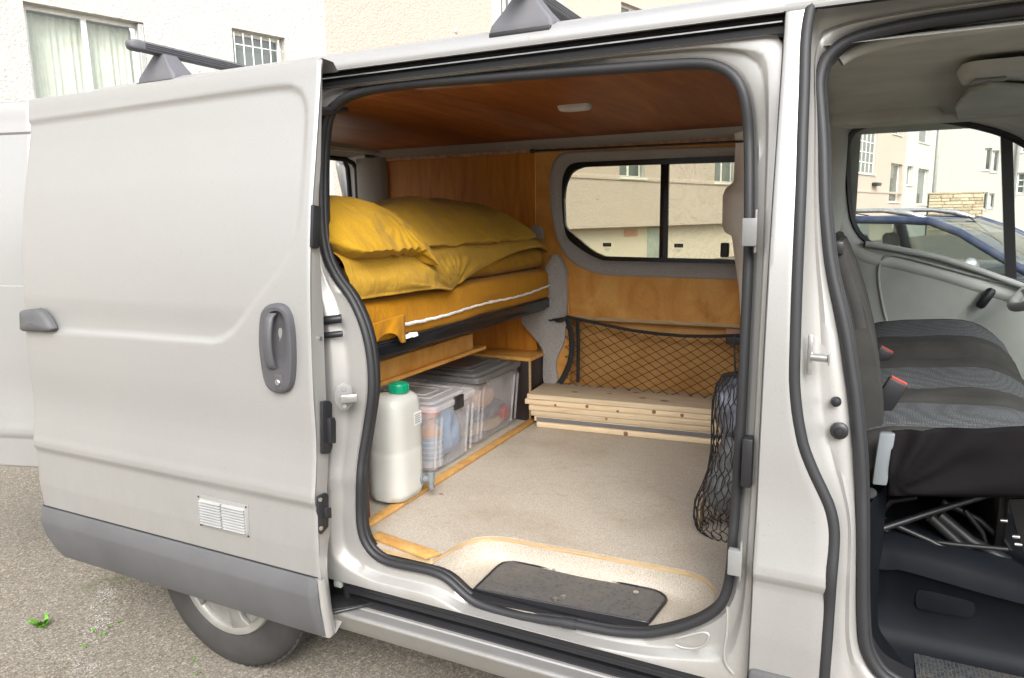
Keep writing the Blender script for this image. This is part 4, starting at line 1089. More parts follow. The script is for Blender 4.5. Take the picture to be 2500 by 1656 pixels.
# --- rear wheel
WY = .034
tyre_p = [(.205,.030),(.214,.012),(.232,.004),(.265,-.004),(.300,.000),(.320,.014),(.331,.034),(.335,.055),(.335,.155),(.331,.175),(.30,.21),(.21,.20)]
v, f = lathe_vf([(.0001,.03),(.05,.028),(.06,.034),(.10,.045),(.17,.052),(.180,.030),(.196,.018),(.208,.014),(.212,.022),(.206,.036)], (WX,WY,WZ), 'y', 60)
wheel = mesh('wheel', v, f, DARKMETAL, van, smooth=True, auto=40)
lathe('tyre', tyre_p, (WX,WY,WZ), TYRE, wheel, 'y', 72, 50)
for i in range(72):
    pass
tb = MB()
for i in range(64):
    a = 2*math.pi*i/64
    for (y0,y1,da) in ((.030,.062,.03),(.075,.10,-.02),(.11,.145,.03)):
        M2 = Matrix.Translation((WX,WY,WZ)) @ Matrix.Rotation(-a-da,4,'Y')
        tb.box((-.0105,y0,.3295),(.0105,y1,.3375), M2)
tb.build('tread', TYRE, wheel)
# seven-spoke trim: ring and spokes
lathe('trim_ring', [(.176,.034),(.180,.014),(.195,.004),(.207,.004),(.213,.012),(.213,.022)], (WX,WY,WZ), RIM, wheel, 'y', 72, 50)
for i in range(5):
    a = 2*math.pi*i/5+R_(-72)
    sp = [(.03,-.022),(.03,.022),(.10,.024),(.150,.028),(.187,.046),(.190,.0),(.187,-.046),(.150,-.028),(.10,-.024)]
    vs_ = []
    for dy in (0,.018):
        for r, t_ in sp:
            x = r*math.cos(a)-t_*math.sin(a); z = r*math.sin(a)+t_*math.cos(a)
            yy = .002+.012*math.exp(-((r-.10)/.05)**2)*0+ (.008 if r > .17 else 0)
            vs_.append(Vector((WX+x, WY+yy+dy, WZ+z)))
    n_ = len(sp); fs_ = [tuple(range(n_)), tuple(range(2*n_-1,n_-1,-1))]+[(k,(k+1) % n_,n_+(k+1) % n_,n_+k) for k in range(n_)]
    mesh('spoke', vs_, fs_, RIM, wheel, bevel=.004)
lathe('hub_cap', [(.0001,-.006),(.030,-.005),(.040,.0),(.046,.010)], (WX,WY,WZ), RIM, wheel, 'y', 32)
# far rear wheel
mesh('wheel', *lathe_vf([(.0001,.03),(.2,.02),(.30,.0),(.333,.03),(.335,.155),(.30,.2)], (WX,VW-.255,WZ), 'y', 40), TYRE, van, smooth=True, auto=40)

# --- roof bars
def roofbar(x, yb, lift):
    f0 = Vector((x,.155,1.938)); z1 = f0.z+lift
    base = [(-.115,-.03,.0),(.115,-.03,.0),(.115,.085,.018),(-.115,.085,.018)]
    L = []
    for sx, sy, dz in ((.74,.8,-.006),(.74,.8,.006),(.71,.77,.016),(.46,.64,.046),(.27,.5,.074),(.22,.45,.082)):
        q = round_poly([(bx*sx, (by-.027)*sy+.027) for bx, by, _ in base], .016*sx, 4)
        L.append([f0+Vector((a, b+.004*dz, dz)) for a, b in q])
    v, f = loft_vf(L, closed=True); n = len(L[0]); f.append(tuple((len(L)-1)*n+i for i in range(n)))
    bar = extrude_bar(x, .062, VW-.062, f0.z+.080)
    mesh('foot', v, f, ROOFBAR, bar, smooth=True, auto=40)
    mesh('foot', [Vector((p.x, VW-p.y, p.z)) for p in v], f, ROOFBAR, bar, smooth=True, auto=40)
    box('foot_pad', (x-.082,.128,1.922), (x+.082,.225,1.936), RUBBER, bar, .004)
    return bar
def extrude_bar(x, y0, y1, z):
    pr = round_poly([(-.021,0),(.021,0),(.021,.029),(-.021,.029)], .010, 4)
    # grooved top
    L = [[Vector((x+a, y, z+b)) for a, b in pr] for y in (y0+.03, y1-.03)]
    v, f = loft_vf(L, closed=True)
    bar = mesh('roof_bar', v, f, ROOFBAR, van, smooth=True, auto=40)
    for k in (-.010,-.003,.004,.011): box('groove', (x+k-.0015,y0+.03,z+.0285), (x+k+.0015,y1-.03,z+.0302), DARKMETAL, bar, 0)
    for k in range(3): box('groove', (x+.0205,y0+.03,z+.008+k*.006), (x+.0222,y1-.03,z+.0102+k*.006), DARKMETAL, bar, 0)
    for ye, s in ((y0+.03,-1),(y1-.03,1)):
        L = [[Vector((x+a*k, ye+s*d, z+.017+(b-.017)*k)) for a, b in pr] for k, d in ((1.08,-.004),(1.08,.02),(.95,.032),(.6,.040),(.05,.042))]
        loft('end_cap', L, ROOFBAR, bar, closed=True)
    return bar
roofbar(Py(398,200,.165).x, 0, .1)
roofbar(Py(1282,78,.165).x, 0, .1)
# ================================================================== cargo area fit-out
ZF = .530
# ---- floor with the step-well cut out
lip = [Dz(x,y,ZF) for x, y in ((1000,1291),(1030,1274),(1060,1256),(1090,1245),(1120,1240),(1160,1240),(1200,1246),(1400,1283),(1500,1301),(1560,1313),(1600,1322),(1632,1337),(1650,1355),(1655,1372))]
lipr = resample(lip, 48)
fl_out = [Vector((-2.45,.10,ZF)), Vector((-1.30,.10,ZF)), Vector((lipr[0].x-.004,.100,ZF))]+lipr+[Vector((lipr[-1].x,.13,ZF)),Vector((-.20,.13,ZF)),Vector((.0,.20,ZF)),Vector((.0,1.72,ZF)),Vector((-2.45,1.72,ZF))]
prism('floor_board', [p+Vector((0,0,-.004)) for p in fl_out], (0,0,-.013), PLY_EDGE, van)
prism('floor_lino', fl_out, (0,0,-.0035), LINO, van)
# ---- well: wall falls from under the lip and rounds into the step
w0 = [p+Vector((0,0,-.0175)) for p in lipr]
ctr = Vector((-.66,.12,0))
def inw(p, d, z):
    v_ = Vector((ctr.x-p.x, ctr.y-p.y, 0)); 
    v_.normalize(); return Vector((p.x+v_.x*d, max(p.y+v_.y*d,.085), z))
ZW = .452
wl_ = [[p+Vector((0,.012,.0)) for p in w0], w0, [inw(p,.004,ZF-.035) for p in lipr], [inw(p,.012,ZF-.054) for p in lipr], [inw(p,.026,ZW+.010) for p in lipr], [inw(p,.045,ZW+.002) for p in lipr], [inw(p,.075,ZW) for p in lipr], [Vector((ctr.x+(p.x-ctr.x)*.82,.078,ZW-.001)) for p in lipr]]
wo = loft('step_well', wl_, WELL, van, auto=70)
# pressed rib at the left of the well
# ---- rubber step mat
mo = [(1096,1362),(1150,1309),(1165,1300),(1190,1299),(1512,1364),(1536,1375),(1541,1388),(1500,1440)]
mp = resample([Dz(x,y,.462) for x, y in mo], 70, True, False)
mat_ = prism('step_mat', mp, (0,0,-.008), MATMAT, van)
mcen = sum(mp, Vector())/len(mp)
tube('mat_rim', mp[:], .004, BLACK, mat_, 6, closed=True)
a = Dz(1096,1364,.466); b = Dz(1500,1441,.466)
prism('mat_lip', [a,b,b+Vector((0,-.030,-.006)),a+Vector((0,-.030,-.006))], (0,0,-.010), BLACK, mat_)
for x, y in ((1283,1386),(1302,1380),(1470,1370),(1282,1316)):
    p = Dz(x,y,.464); lathe('mat_screw', [(.008,0),(.008,.002),(.0001,.003)], p, METAL, mat_, 'z', 12)
# threshold between seal and well
loft('threshold', [[Vector((x,.088,S(0.5)*0+.472+.020*abs((x+.68)/.42)**3)) for x in frange(-1.05,-.27,20)], [Vector((x,.10,ZW-.002)) for x in frange(-1.05,-.27,20)]], BLACK, van)
# ---- wooden strips on the floor
box('floor_strip', (-1.376,.11,ZF+.0005), (-1.340,1.53,ZF+.014), STRIP, van, .003)
a = Dz(862,1243,ZF+.012); b = Dz(1012,1278,ZF+.012)
prism('floor_strip', [Vector((-1.29,.170,ZF+.0005)),Vector((b.x+.004,b.y+.008,ZF+.0005)),Vector((b.x-.02,b.y-.034,ZF+.0005)),Vector((-1.29,.128,ZF+.0005))], (0,0,.012), STRIP, van, bevel=.003)
# ---- ceiling
ZC = 1.848
lathe_o = None
loft('ceiling_panel', [[Vector((x,y,ZC+.012*math.sin(math.pi*(y-.2)/1.35))) for x in (-2.24,-1.13)] for y in frange(.165,1.57,10)], PLY_CEIL, van, solid=.008)
loft('ceiling_panel', [[Vector((x,y,ZC+.012*math.sin(math.pi*(y-.2)/1.35))) for x in (-1.127,-.16)] for y in frange(.165,1.57,10)], PLY_CEIL, van, solid=.008)
p = Pz(1403,257,1.852)
lp = round_poly([(-.055,-.028),(.055,-.028),(.055,.028),(-.055,.028)], .02, 5)
loft('ceiling_lamp', [[Vector((p.x+a*k,p.y+b*k,ZC+.006+d)) for a, b in lp] for k, d in ((1,.004),(1,-.010),(.9,-.018),(.5,-.021),(.02,-.022))], WHITEPL, van, closed=True)
# ---- far wall
YW = 1.665
felt_o = [(1271,420),(1276,385),(1290,362),(1312,352),(1500,344),(1720,337),(1800,334),(1800,650),(1707,647),(1420,637),(1368,628),(1325,608),(1294,568),(1276,500)]
black_o = [(1301,450),(1303,412),(1312,390),(1330,377),(1400,373),(1700,360),(1800,357),(1800,610),(1690,609),(1420,603),(1392,600),(1360,586),(1318,555),(1306,525),(1302,490)]
glass_o = [(1308,460),(1312,428),(1324,402),(1345,390),(1380,386),(1700,376),(1790,374),(1790,600),(1690,599),(1420,593),(1398,590),(1372,578),(1336,548),(1312,525),(1309,495)]
def w2(pts, Y): return [((Dy(x,y,Y)).x, (Dy(x,y,Y)).z) for x, y in pts]
def dens(poly, n=120, closed=True): 
    q = resample([Vector((a,b,0)) for a, b in poly], n, True, True); return [(p.x,p.y) for p in q]
XS = -1.418                                        # seam between the two wall sheets
wall_o = [(XS+.0015,1.02),(-.20,1.02),(-.20,1.80),(XS+.0015,1.80)]
fo_ = dens(w2(felt_o,YW)); bo_ = dens(w2(black_o,1.705)); go_ = dens(w2(glass_o,1.715))
rl = ring_lines([(wall_o,YW),(fo_,YW)], 160)
loft('wall_panel', rl+[[p+Vector((0,.02,0)) for p in rl[1]]], PLY_LOW, van, closed=True, smooth=False)
loft('wall_panel', [[Vector((x,YW,z)) for x in (-2.28,XS)] for z in (.53,1.80)], PLY_WALL, van, smooth=False, solid=.01)
box('wall_panel_edge', (XS+.0015,YW+.0005,1.004), (-.20,YW+.016,1.0195), PLY_EDGE, van, 0)
loft('lower_wall_panel', [[Vector((x,1.725,z)) for x in (-1.50,-.18)] for z in (.53,1.06)], PLY_BACK, van, smooth=False, solid=.01)
ff = ring_lines([(fo_,YW+.002),(fo_,YW-.004),(bo_,1.690),(bo_,1.705)], 200)
def shr(l, k): 
    c_ = sum(l, Vector())/len(l); return [Vector((c_.x+(p.x-c_.x)*k,p.y,c_.z+(p.z-c_.z)*k)) for p in l]
fl2 = [ff[0], ff[1], [a.lerp(b,.25)+Vector((0,-.006,0)) for a, b in zip(ff[1],ff[2])], [a.lerp(b,.7)+Vector((0,-.004,0)) for a, b in zip(ff[1],ff[2])], ff[2], ff[3]]
loft('window_felt', fl2, FELT, van, closed=True)
bf = ring_lines([(bo_,1.706),(bo_,1.692),(go_,1.694),(go_,1.716)], 200)
win = loft('side_window', bf, BLACKGL, van, closed=True, auto=50)
mu0 = Dy(1526,490,1.705).x; mu1 = Dy(1545,490,1.705).x; zb = min(p[1] for p in go_); zt_ = max(p[1] for p in go_)
box('mullion', (mu0,1.696,zb-.008), (mu1,1.716,zt_+.004), BLACKGL, win, .003)
gl_ = [(x,z) for x, z in go_]
def clip_x(poly, lo, hi): return [(min(max(x,lo),hi),z) for x, z in poly]
def dedupe(l):
    o_ = []
    for p in l:
        if not o_ or (abs(p[0]-o_[-1][0])+abs(p[1]-o_[-1][1])) > 1e-5: o_.append(p)
    return o_
prism('pane', [Vector((x,1.712,z)) for x, z in dedupe(clip_x(gl_,-9,mu0+.004))], (0,.004,0), GLASS_VAN, win)
prism('pane', [Vector((x,1.7085,z)) for x, z in dedupe(clip_x(gl_,mu1-.004,9))], (0,.004,0), GLASS_SMEAR, win)
# window maker's mark printed on each pane
def text_mesh(txt, size):
    cu = bpy.data.curves.new('t','FONT'); cu.body = txt; cu.size = size; cu.extrude = 0; cu.align_x = 'CENTER'; cu.align_y = 'CENTER'; cu.resolution_u = 2
    ob = bpy.data.objects.new('t', cu); COL.objects.link(ob); dg = bpy.context.evaluated_depsgraph_get()
    me = bpy.data.meshes.new_from_object(ob.evaluated_get(dg)); bpy.data.objects.remove(ob); return me
def mark(px, py):
    p = Py(px,py,1.7065); w_, h_ = .020, .0085
    me0 = text_mesh('TDA', .0105); vs_ = [Vector((p.x-w_,p.y,p.z-h_)),Vector((p.x+w_,p.y,p.z-h_)),Vector((p.x+w_,p.y,p.z+h_)),Vector((p.x-w_,p.y,p.z+h_))]; fs_ = [(0,1,2,3)]; mi = [0]
    n = len(vs_); vs_ += [Vector((p.x+v.co.x*1.35,p.y-.0006,p.z+v.co.y)) for v in me0.vertices]
    for q in me0.polygons: fs_.append(tuple(i+n for i in q.vertices)); mi.append(1)
    for k in range(3):                          # the faint fine print below
        n = len(vs_); z = p.z-.016-k*.006; l_ = .016-.004*k
        vs_ += [Vector((p.x-l_,p.y,z)),Vector((p.x+l_,p.y,z)),Vector((p.x+l_,p.y,z+.0012)),Vector((p.x-l_,p.y,z+.0012))]; fs_.append((n,n+1,n+2,n+3)); mi.append(2)
    me = bpy.data.meshes.new('glass_mark'); me.from_pydata([tuple(v) for v in vs_],[],fs_); me.update()
    o = link('glass_mark', me, win, (BLACK, TEXTW, TAPGREY), False)
    for q, m_ in zip(me.polygons, mi): q.material_index = m_
mark(1482,598); mark(1657,600)
p = Py(1770,610,1.69); box('window_latch', (p.x-.017,p.y-.02,p.z-.032), (p.x+.017,p.y+.012,p.z+.030), BLACK, win, .006)
# curtain rod
ra = Py(1299,369,1.60); rb = Py(1810,347,1.60)
rod = tube('curtain_rod', [ra, rb+Vector((.15,0,0))], .005, BLACK, van, 8)
v, f = lathe_vf([(.0001,-.012),(.008,-.009),(.0115,0),(.008,.009),(.0001,.012)], ra, 'x', 16); mesh('rod_end', v, f, BLACK, rod, smooth=True)
tube('rod_bracket', [ra+Vector((.012,0,0)), ra+Vector((.012,.06,0))], .004, BLACK, rod, 6)
# felt cornice, lath
ca = Py(958,357,1.57); 
loft('cornice_felt', [[Vector((x,y,z)) for x in (-2.26,-.17)] for y, z in ((1.565,ZC-.004),(1.585,1.835),(1.615,1.815),(1.645,1.806))], FELT, van)
extrude_x('wall_lath', [(1.640,1.806),(1.640,1.790),(1.6645,1.790),(1.6645,1.806)], -2.26, -.17, PINKLATH if 'PINKLATH' in globals() else TAN, van)
# ---- rear corner post and rear header felt
loft('corner_post', [[Vector((x,y,z)) for z in frange(.56,1.81,6)] for x, y in ((-2.27,1.668),(-2.275,1.640),(-2.30,1.622),(-2.36,1.615),(-2.44,1.625),(-2.47,1.66),(-2.47,1.72))], FELT, van)
tube('corner_seal', [Vector((-2.475,1.665,z)) for z in frange(.56,1.76,8)]+[Vector((-2.475,1.64,1.79)),Vector((-2.475,1.58,1.805)),Vector((-2.475,1.2,1.81))], .013, RUBBER, van, 8)
loft('rear_header_felt', [[Vector((x,y,z)) for y in (.16,.6,1.1,1.60)] for x, z in ((-2.235,ZC+.002),(-2.26,1.835),(-2.40,1.822),(-2.47,1.815))], FELT, van)
tube('rear_header_strip', [Vector((-2.27,y,1.822)) for y in (.2,.9,1.62)], .006, BEIGEPL, van, 6)
# ---- near side: inner lining behind the rear quarter
loft('near_lining', [[Vector((x,S(z)+.11,z)) for x in (-2.45,-1.43)] for z in frange(.53,1.84,8)], FELT, van)
# ---- B pillar trim on the far side, with its bulged belt cover
pt = []
for (l_, r_, y_, d_) in ((1688,1735,215,0),(1694,1735,300,0),(1699,1735,330,.006),(1694,1735,420,.01),(1676,1735,436,.025),(1669,1735,452,.035),(1668,1735,520,.035),(1674,1735,537,.03),(1690,1735,546,.012),(1697,1735,600,.006),(1708,1735,680,.004),(1712,1735,760,0),(1716,1735,1000,0)):
    a = Dy(l_,y_,1.60-d_); b = Dy(r_,y_,1.60-d_)
    row = []
    for i in range(9):
        t = i/8; row.append(Vector((a.x+(-.165-a.x)*t, a.y+.014*(1-min(1,t*6)**.5)+(.07 if t > .99 else 0), a.z+(b.z-a.z)*t)))
    pt.append([row[0]+Vector((.004,.06,0))]+row)
loft('far_pillar_trim', pt, BEIGEPL, van)
box('wood_block', (Dy(1680,750,1.70).x,1.69,Dy(1680,792,1.70).z), (-.30,1.722,Dy(1680,745,1.70).z), PINKPLY, van, .003)
# ---- felt-covered pillar by the bed end
fp_ = [(1276,590),(1292,598),(1305,625),(1309,670),(1308,740),(1303,790),(1288,826),(1284,850),(1287,885),(1256,886),(1254,818),(1246,798),(1228,775),(1208,752),(1204,738),(1216,700),(1250,640)]
q = [Dy(x,y,1.625) for x, y in fp_]
prism('pillar_felt', resample(q,70,True), (0,.05,0), FELT, van, bevel=.006)
prism('pillar_ply', [Dy(x,y,1.645) for x, y in ((1262,640),(1312,640),(1316,740),(1316,885),(1262,885))], (0,.03,0), PLY_LOW, van)
q = [Dy(x,y,1.66) for x, y in ((1226,552),(1226,530),(1234,522),(1247,521),(1256,529),(1258,552))]
prism('pillar_pad', q, (0,-.012,0), FELT, van, bevel=.004)
# ---- bed base: black rail, cross plank, slats
rail = extrude_rail = None
def ybar(name, x0, x1, y0, y1, z0, z1_, mat, bev=.003): return box(name, (x0,y0,z0), (x1,y1,z1_), mat, van, bev)
ybar('bed_rail', -1.352, -1.332, .14, 1.725, 1.060, 1.104, BLACKGL, .006)
ybar('bed_rail_flange', -1.40, -1.3525, .14, 1.70, 1.050, 1.066, BLACK, .002)
ybar('bed_rail_top', -1.345, -1.330, .14, 1.725, 1.1045, 1.110, BLACK, .002)
box('rail_end_cap', (-1.356,1.66,1.104), (-1.326,1.715,1.122), BLACK, van, .004)
ybar('bed_board', -2.40, -1.36, .15, 1.66, 1.082, 1.098, PLY_EDGE)
ybar('bed_cross_plank', -1.468, -1.450, .13, 1.08, .945, 1.012, PLY_LOW)
ybar('bed_cross_plank', -1.53, -1.436, .13, 1.17, .930, .944, PLY_LOW)
# ---- storage box over the far wheel arch
cab = box('wheel_box', (-2.35,1.478,ZF+.001), (-1.372,1.655,.822), DARKPLY, van, .001)
box('wheel_box_top', (-2.35,1.470,.8225), (-1.364,1.66,.838), PLY_LOW, cab, .001)
box('wheel_box_edge', (-1.374,1.470,ZF+.003), (-1.366,1.484,.8215), PLY_EDGE, cab, .001)
box('end_board', (-1.90,.222,ZF+.001), (-1.372,.238,1.066), BROWNPLY, van, .001)
# ================================================================== bedding and loose things
def nz(p, s, o=0): return noise.noise(Vector((p.x*s+o, p.y*s-o, p.z*s+2*o)))
def fold(p, s, o=0): return 1-2*abs(noise.noise(Vector((p.x*s+o, p.y*s, p.z*s-o))))
def soft_box(name, x0, x1, y0, y1, z0, z1_, mat, r=.05, n=(26,70,18), puff=.02, fn=None, parent=None):
    """closed pillow-like slab as a dense rounded box"""
    bm = bmesh.new(); cx, cy, cz = (x0+x1)/2, (y0+y1)/2, (z0+z1_)/2; hx, hy, hz = (x1-x0)/2, (y1-y0)/2, (z1_-z0)/2
    vmap = {}
    def vert(i, j, k):
        key = (i,j,k)
        if key not in vmap:
            q = Vector(((-1+2*i/n[0])*hx, (-1+2*j/n[1])*hy, (-1+2*k/n[2])*hz))
            rr = min(r,hx,hy,hz)
            c_ = Vector((max(-hx+rr,min(hx-rr,q.x)), max(-hy+rr,min(hy-rr,q.y)), max(-hz+rr,min(hz-rr,q.z))))
            d = q-c_
            if d.length > 1e-9: q = c_+d.normalized()*rr
            ux, uy, uz = q.x/hx, q.y/hy, q.z/hz
            q.z += puff*uz*(1-ux*ux)*(1-uy*uy); q.x += puff*ux*(1-uz*uz)*(1-uy**4)
            p = Vector((cx,cy,cz))+q
            if fn: p = fn(p, (ux,uy,uz))
            vmap[key] = bm.verts.new(p)
        return vmap[key]
    for a, (na, nb) in enumerate(((n[1],n[2]),(n[0],n[2]),(n[0],n[1]))):
        for s in (0,1):
            for i in range(na):
                for j in range(nb):
                    def mk(u, v):
                        if a == 0: return vert(n[0]*s,u,v)
                        if a == 1: return vert(u,n[1]*s,v)
                        return vert(u,v,n[2]*s)
                    bm.faces.new((mk(i,j),mk(i+1,j),mk(i+1,j+1),mk(i,j+1)))
    bmesh.ops.recalc_face_normals(bm, faces=bm.faces)
    me = bpy.data.meshes.new(name); bm.to_mesh(me); bm.free()
    return link(name, me, parent, (mat,), True)
# ---- lower folded mattress, white zip along its front
def f_low(p, u):
    p.z += .006*nz(p,5)+.004*math.sin(p.y*9)*(u[2] < 0)*0
    p.x += .004*nz(p,7,3)+.002*fold(p,11)
    if u[0] > .9: p.x -= .010*math.exp(-((p.y-1.05)/.12)**2)*(1 if u[2] < .1 else .3)
    return p
m1 = soft_box('mattress', -2.36,-1.337,.135,1.655,1.100,1.245, OCHRE, .030, (24,90,14), .008, f_low); tag(m1,'ochre folded mattress with a white zip lying on the black bed rail','mattress')
def zipline(pts, w_, name='zip'):
    q = resample(pts, 60); L0 = []; L1 = []
    for i, p in enumerate(q):
        k = w_[0]+(w_[1]-w_[0])*i/59; j = .0010*math.sin(i*.9)+.0006*math.sin(i*2.3)
        L0.append(p+Vector((0,0,j-k))); L1.append(p+Vector((.001,0,j+k)))
    return loft(name, [[a+Vector((-.006,0,0)) for a in L0],L0,L1,[a+Vector((-.006,0,0)) for a in L1]], ZIP, m1)
XF = -1.321
zipline([Dx(x,y,XF+.002) for x, y in ((922,753),(980,742),(1040,727),(1100,708),(1150,696))], (.006,.003))
zipline([Dx(x,y,XF+.002) for x, y in ((1130,699),(1180,690),(1230,676),(1290,652))], (.004,.004))
# cover hanging loose at the near end + paper scrap
cf = []
for t in frange(0,1,16):
    row = []
    for s in frange(0,1,24):
        y = .14+.25*s; zt_ = 1.178+.01*s; zb_ = 1.128-.012*math.sin(s*7)-.030*math.exp(-((s-.92)/.16)**2)
        row.append(Vector((XF+.006+.008*math.exp(-((s-.80)/.10)**2)*t+.004*math.sin(s*17+t*2)*t, y, zt_+(zb_-zt_)*t)))
    cf.append(row)
loft('cover_flap', cf, OCHRE, m1, solid=.003)
p = Dx(945,775,-1.325); mb = MB()
for k in range(5):
    o = p+Vector((random.uniform(-.006,.006),-.03+.016*k,-.002)); mb.add([o+Vector((0,-.012,-.009)),o+Vector((.005,.010,-.006)),o+Vector((.002,.009,.007)),o+Vector((-.004,-.008,.004+.006*random.random()))],[(0,1,2,3)])
tag(mb.build('paper_scrap', PAPER, None, solid=.001),'crumpled scrap of white paper caught on the black bed rail','paper')
# ---- upper bedding: an ochre-sheeted mattress under a gauze duvet whose front hem lifts towards the far wall
def f_sh(p, u):
    if u[0] > 0: p.x += .006*fold(p,10,1)+.005*math.sin(p.y*60+p.z*25)*(1-abs(u[2]))*(.4+.6*(p.y > 1.0))
    p.z += .006*nz(p,5,2)
    return p
sh = soft_box('mattress', -2.36,-1.368,.135,1.650,1.247,1.350, SHEET, .045, (20,110,16), .012, f_sh)
tag(sh,'mattress in a dark ochre fitted sheet between the duvet and the zipped mattress','mattress')
def hemz(y):
    if y < .695: return 1.262-.020*math.exp(-((y-.695)/.10)**2)
    t = min(1,(y-.695)/.86); return 1.240+.118*math.sin(t*math.pi*.52)**.95-.03*max(0,(y-1.56)/.12)**2
rows_ = []
YS = frange(.138,1.688,160)
for y in YS:
    zt_ = 1.402+.012*noise.noise(Vector((0,y*3,1)))-.055*max(0,(y-1.38)/.31)**2.2+.010*math.exp(-((y-.5)/.3)**2)
    zh = min(hemz(y), zt_-.03); bul = .040*math.exp(-((y-.45)/.30)**2)+.012
    row = []
    endk = 1-.5*max(0,(y-1.60)/.09)**2
    for k in range(44):
        t = k/43
        if t < .35:
            u_ = t/.35; x = -2.3+(.86+.02*endk)*u_; z = zt_+.006*noise.noise(Vector((x*4,y*4,3)))
        elif t < .55:
            a = (t-.35)/.20*math.pi/2; rad = min(.060,(zt_-zh)*.6); x = -1.42+(.068+bul*.5)*math.sin(a)*endk; z = zt_-rad*(1-math.cos(a))
        else:
            q = (t-.55)/.45; rad = min(.060,(zt_-zh)*.6); z0_ = zt_-rad; z = z0_+(zh-z0_)*q
            x = -1.42+(.068+bul*.5)*endk+bul*.6*math.sin(math.pi*min(1,q*1.05)*.75)
            # gathered pleats running to the low corner of the hem
            d = Vector((y-.72, z-1.235)); L_ = d.length; an = math.atan2(d.y,d.x)
            x += .0065*math.sin(an*19+L_*6)*math.exp(-(L_/.22)**2)*min(1,L_/.05)
            # fold line falling left-to-right onto that corner
            zl = 1.285-.16*(y-.42)
            if y < .72 and y > .36:
                e = (z-zl); x += .014*math.exp(-(e/.018)**2)*(1 if e < 0 else .35)*min(1,(y-.36)/.12)
            x += .004*noise.noise(Vector((y*9,z*9,0)))+.003*fold(Vector((0,y,z)),16,2)
        row.append(Vector((x,y,z)))
    e = row[-1]; row += [e+Vector((.002,0,-.004)), e+Vector((-.006,0,-.006)), e+Vector((-.016,0,.004)), e+Vector((-.03,0,.03))]
    rows_.append(row)
r0 = rows_[-1]; rows_.append([p+Vector((-.010,.010,-.012)) for p in r0]); rows_.append([Vector((p.x-.03,p.y+.012,min(p.z,1.375)-.03)) for p in r0])
up = loft('duvet', rows_, GAUZE, None); tag(up,'mustard gauze duvet draped over the bed, its front hem lifted','duvet')
# ---- pillows
def pillow(name, x0,x1,y0,y1,z0,z1_, seed, label, corner=None):
    def f_p(p, u):
        ex = max(abs(u[0]),abs(u[1])); th = max(0,1-abs(u[0])**3.0)*max(0,1-abs(u[1])**4.0)
        cz = (z0+z1_)/2-.01
        p.z = cz+(p.z-cz)*(.14+.86*th**.5)
        cn = max(0,abs(u[0])-.6)*max(0,abs(u[1])-.6)
        p.x += .18*cn*(1 if u[0] > 0 else -1)
        g = (abs(u[1])-.2)
        p.z += .024*nz(p,6,seed)*th+.007*fold(p,8,seed)*(1-th)+.0035*fold(Vector((p.x*.6,p.y*1.4,p.z)),16,seed)+.005*math.sin(math.atan2(p.y-(y0+(y1-y0)*.7),p.x-x1+.05)*15)*math.exp(-((p.x-x1)**2+(p.y-(y0+(y1-y0)*.7))**2)/.03)
        if u[0] > .2:                                # front edge droops over the duvet
            p.z -= .055*((u[0]-.2)/.8)**2; p.x += .014*nz(p,9,seed+3)
        if corner and u[0] > 0: 
            k = math.exp(-((u[1]-corner[0])/.16)**2)*u[0]**3; p.z -= corner[1]*k; p.x += corner[2]*k
        return p
    o = soft_box(name,x0,x1,y0,y1,z0,z1_,GAUZE_P,.08,(56,80,16),.03,f_p)
    return tag(o,label,'pillow')
pillow('pillow', -1.83,-1.315,.125,.575,1.378,1.530, 1.3,'mustard pillow with a drooping corner at the sliding-door end of the bed',(.84,.075,.030))
pillow('pillow', -1.88,-1.37,.50,1.540,1.380,1.535, 6.1,'mustard pillow lying at the far side of the bed against the plywood wall')

# ---- water canister
jb = []
jx, jy = -1.398, .425                                       # centre
def jrow(hx, hy, z, r): return [Vector((jx+a, jy+b, z)) for a, b in round_poly([(-hx,-hy),(hx,-hy),(hx,hy),(-hx,hy)], r, 8)]
J = [(.02,.02,.546,.01),(.052,.062,.546,.05),(.069,.083,.552,.06),(.074,.088,.575,.06),(.073,.087,.60,.06),(.074,.088,.70,.06),(.074,.088,.715,.06),(.072,.086,.722,.06),(.074,.088,.73,.06),(.074,.088,.84,.062),(.072,.086,.876,.062),(.067,.080,.896,.06),(.052,.064,.909,.05),(.035,.045,.914,.03),(.030,.035,.914,.03),(.002,.002,.914,.001)]
can = thing('water_canister','milky white plastic water canister with green screw cap and grey tap','canister',(jx,jy,ZF))
loft('body',[jrow(*r_) for r_ in J],JERRY,can,closed=True,auto=60)
cpos = Vector((-1.376,.428,.914))
cp = []
for r_, z_ in ((.030,-.006),(.030,.004),(.027,.006),(.027,.008)): pass
lathe('neck',[(.026,-.01),(.026,.008)],cpos,JERRY,can,'z',24)
mbc = MB(); v,f = lathe_vf([(.031,.0),(.032,.004),(.032,.028),(.029,.033),(.012,.034),(.010,.031),(.0001,.031)],cpos,'z',36); mbc.add(v,f)
for i in range(10):
    a = 2*math.pi*i/10; mbc.box((.030,-.004,.002),(.0345,.004,.029), Matrix.Translation(cpos) @ Matrix.Rotation(a,4,'Z'))
mbc.build('cap',GREENCAP,can,bevel=.0012)
tube('cap_strap',[cpos+Vector((-.03,0,.002)),cpos+Vector((-.055,-.03,.002)),cpos+Vector((-.07,-.07,-.004))],.003,BLACK,can,6)
tp_ = Vector((jx+.074,jy+.052,.598))
tap = tube('tap',[tp_+Vector((-.01,0,0)),tp_+Vector((.024,.004,0))],.013,TAPGREY,can,14)
lathe('tap_flange',[(.018,.0),(.018,.006),(.0001,.007)],tp_,TAPGREY,tap,'x',20)
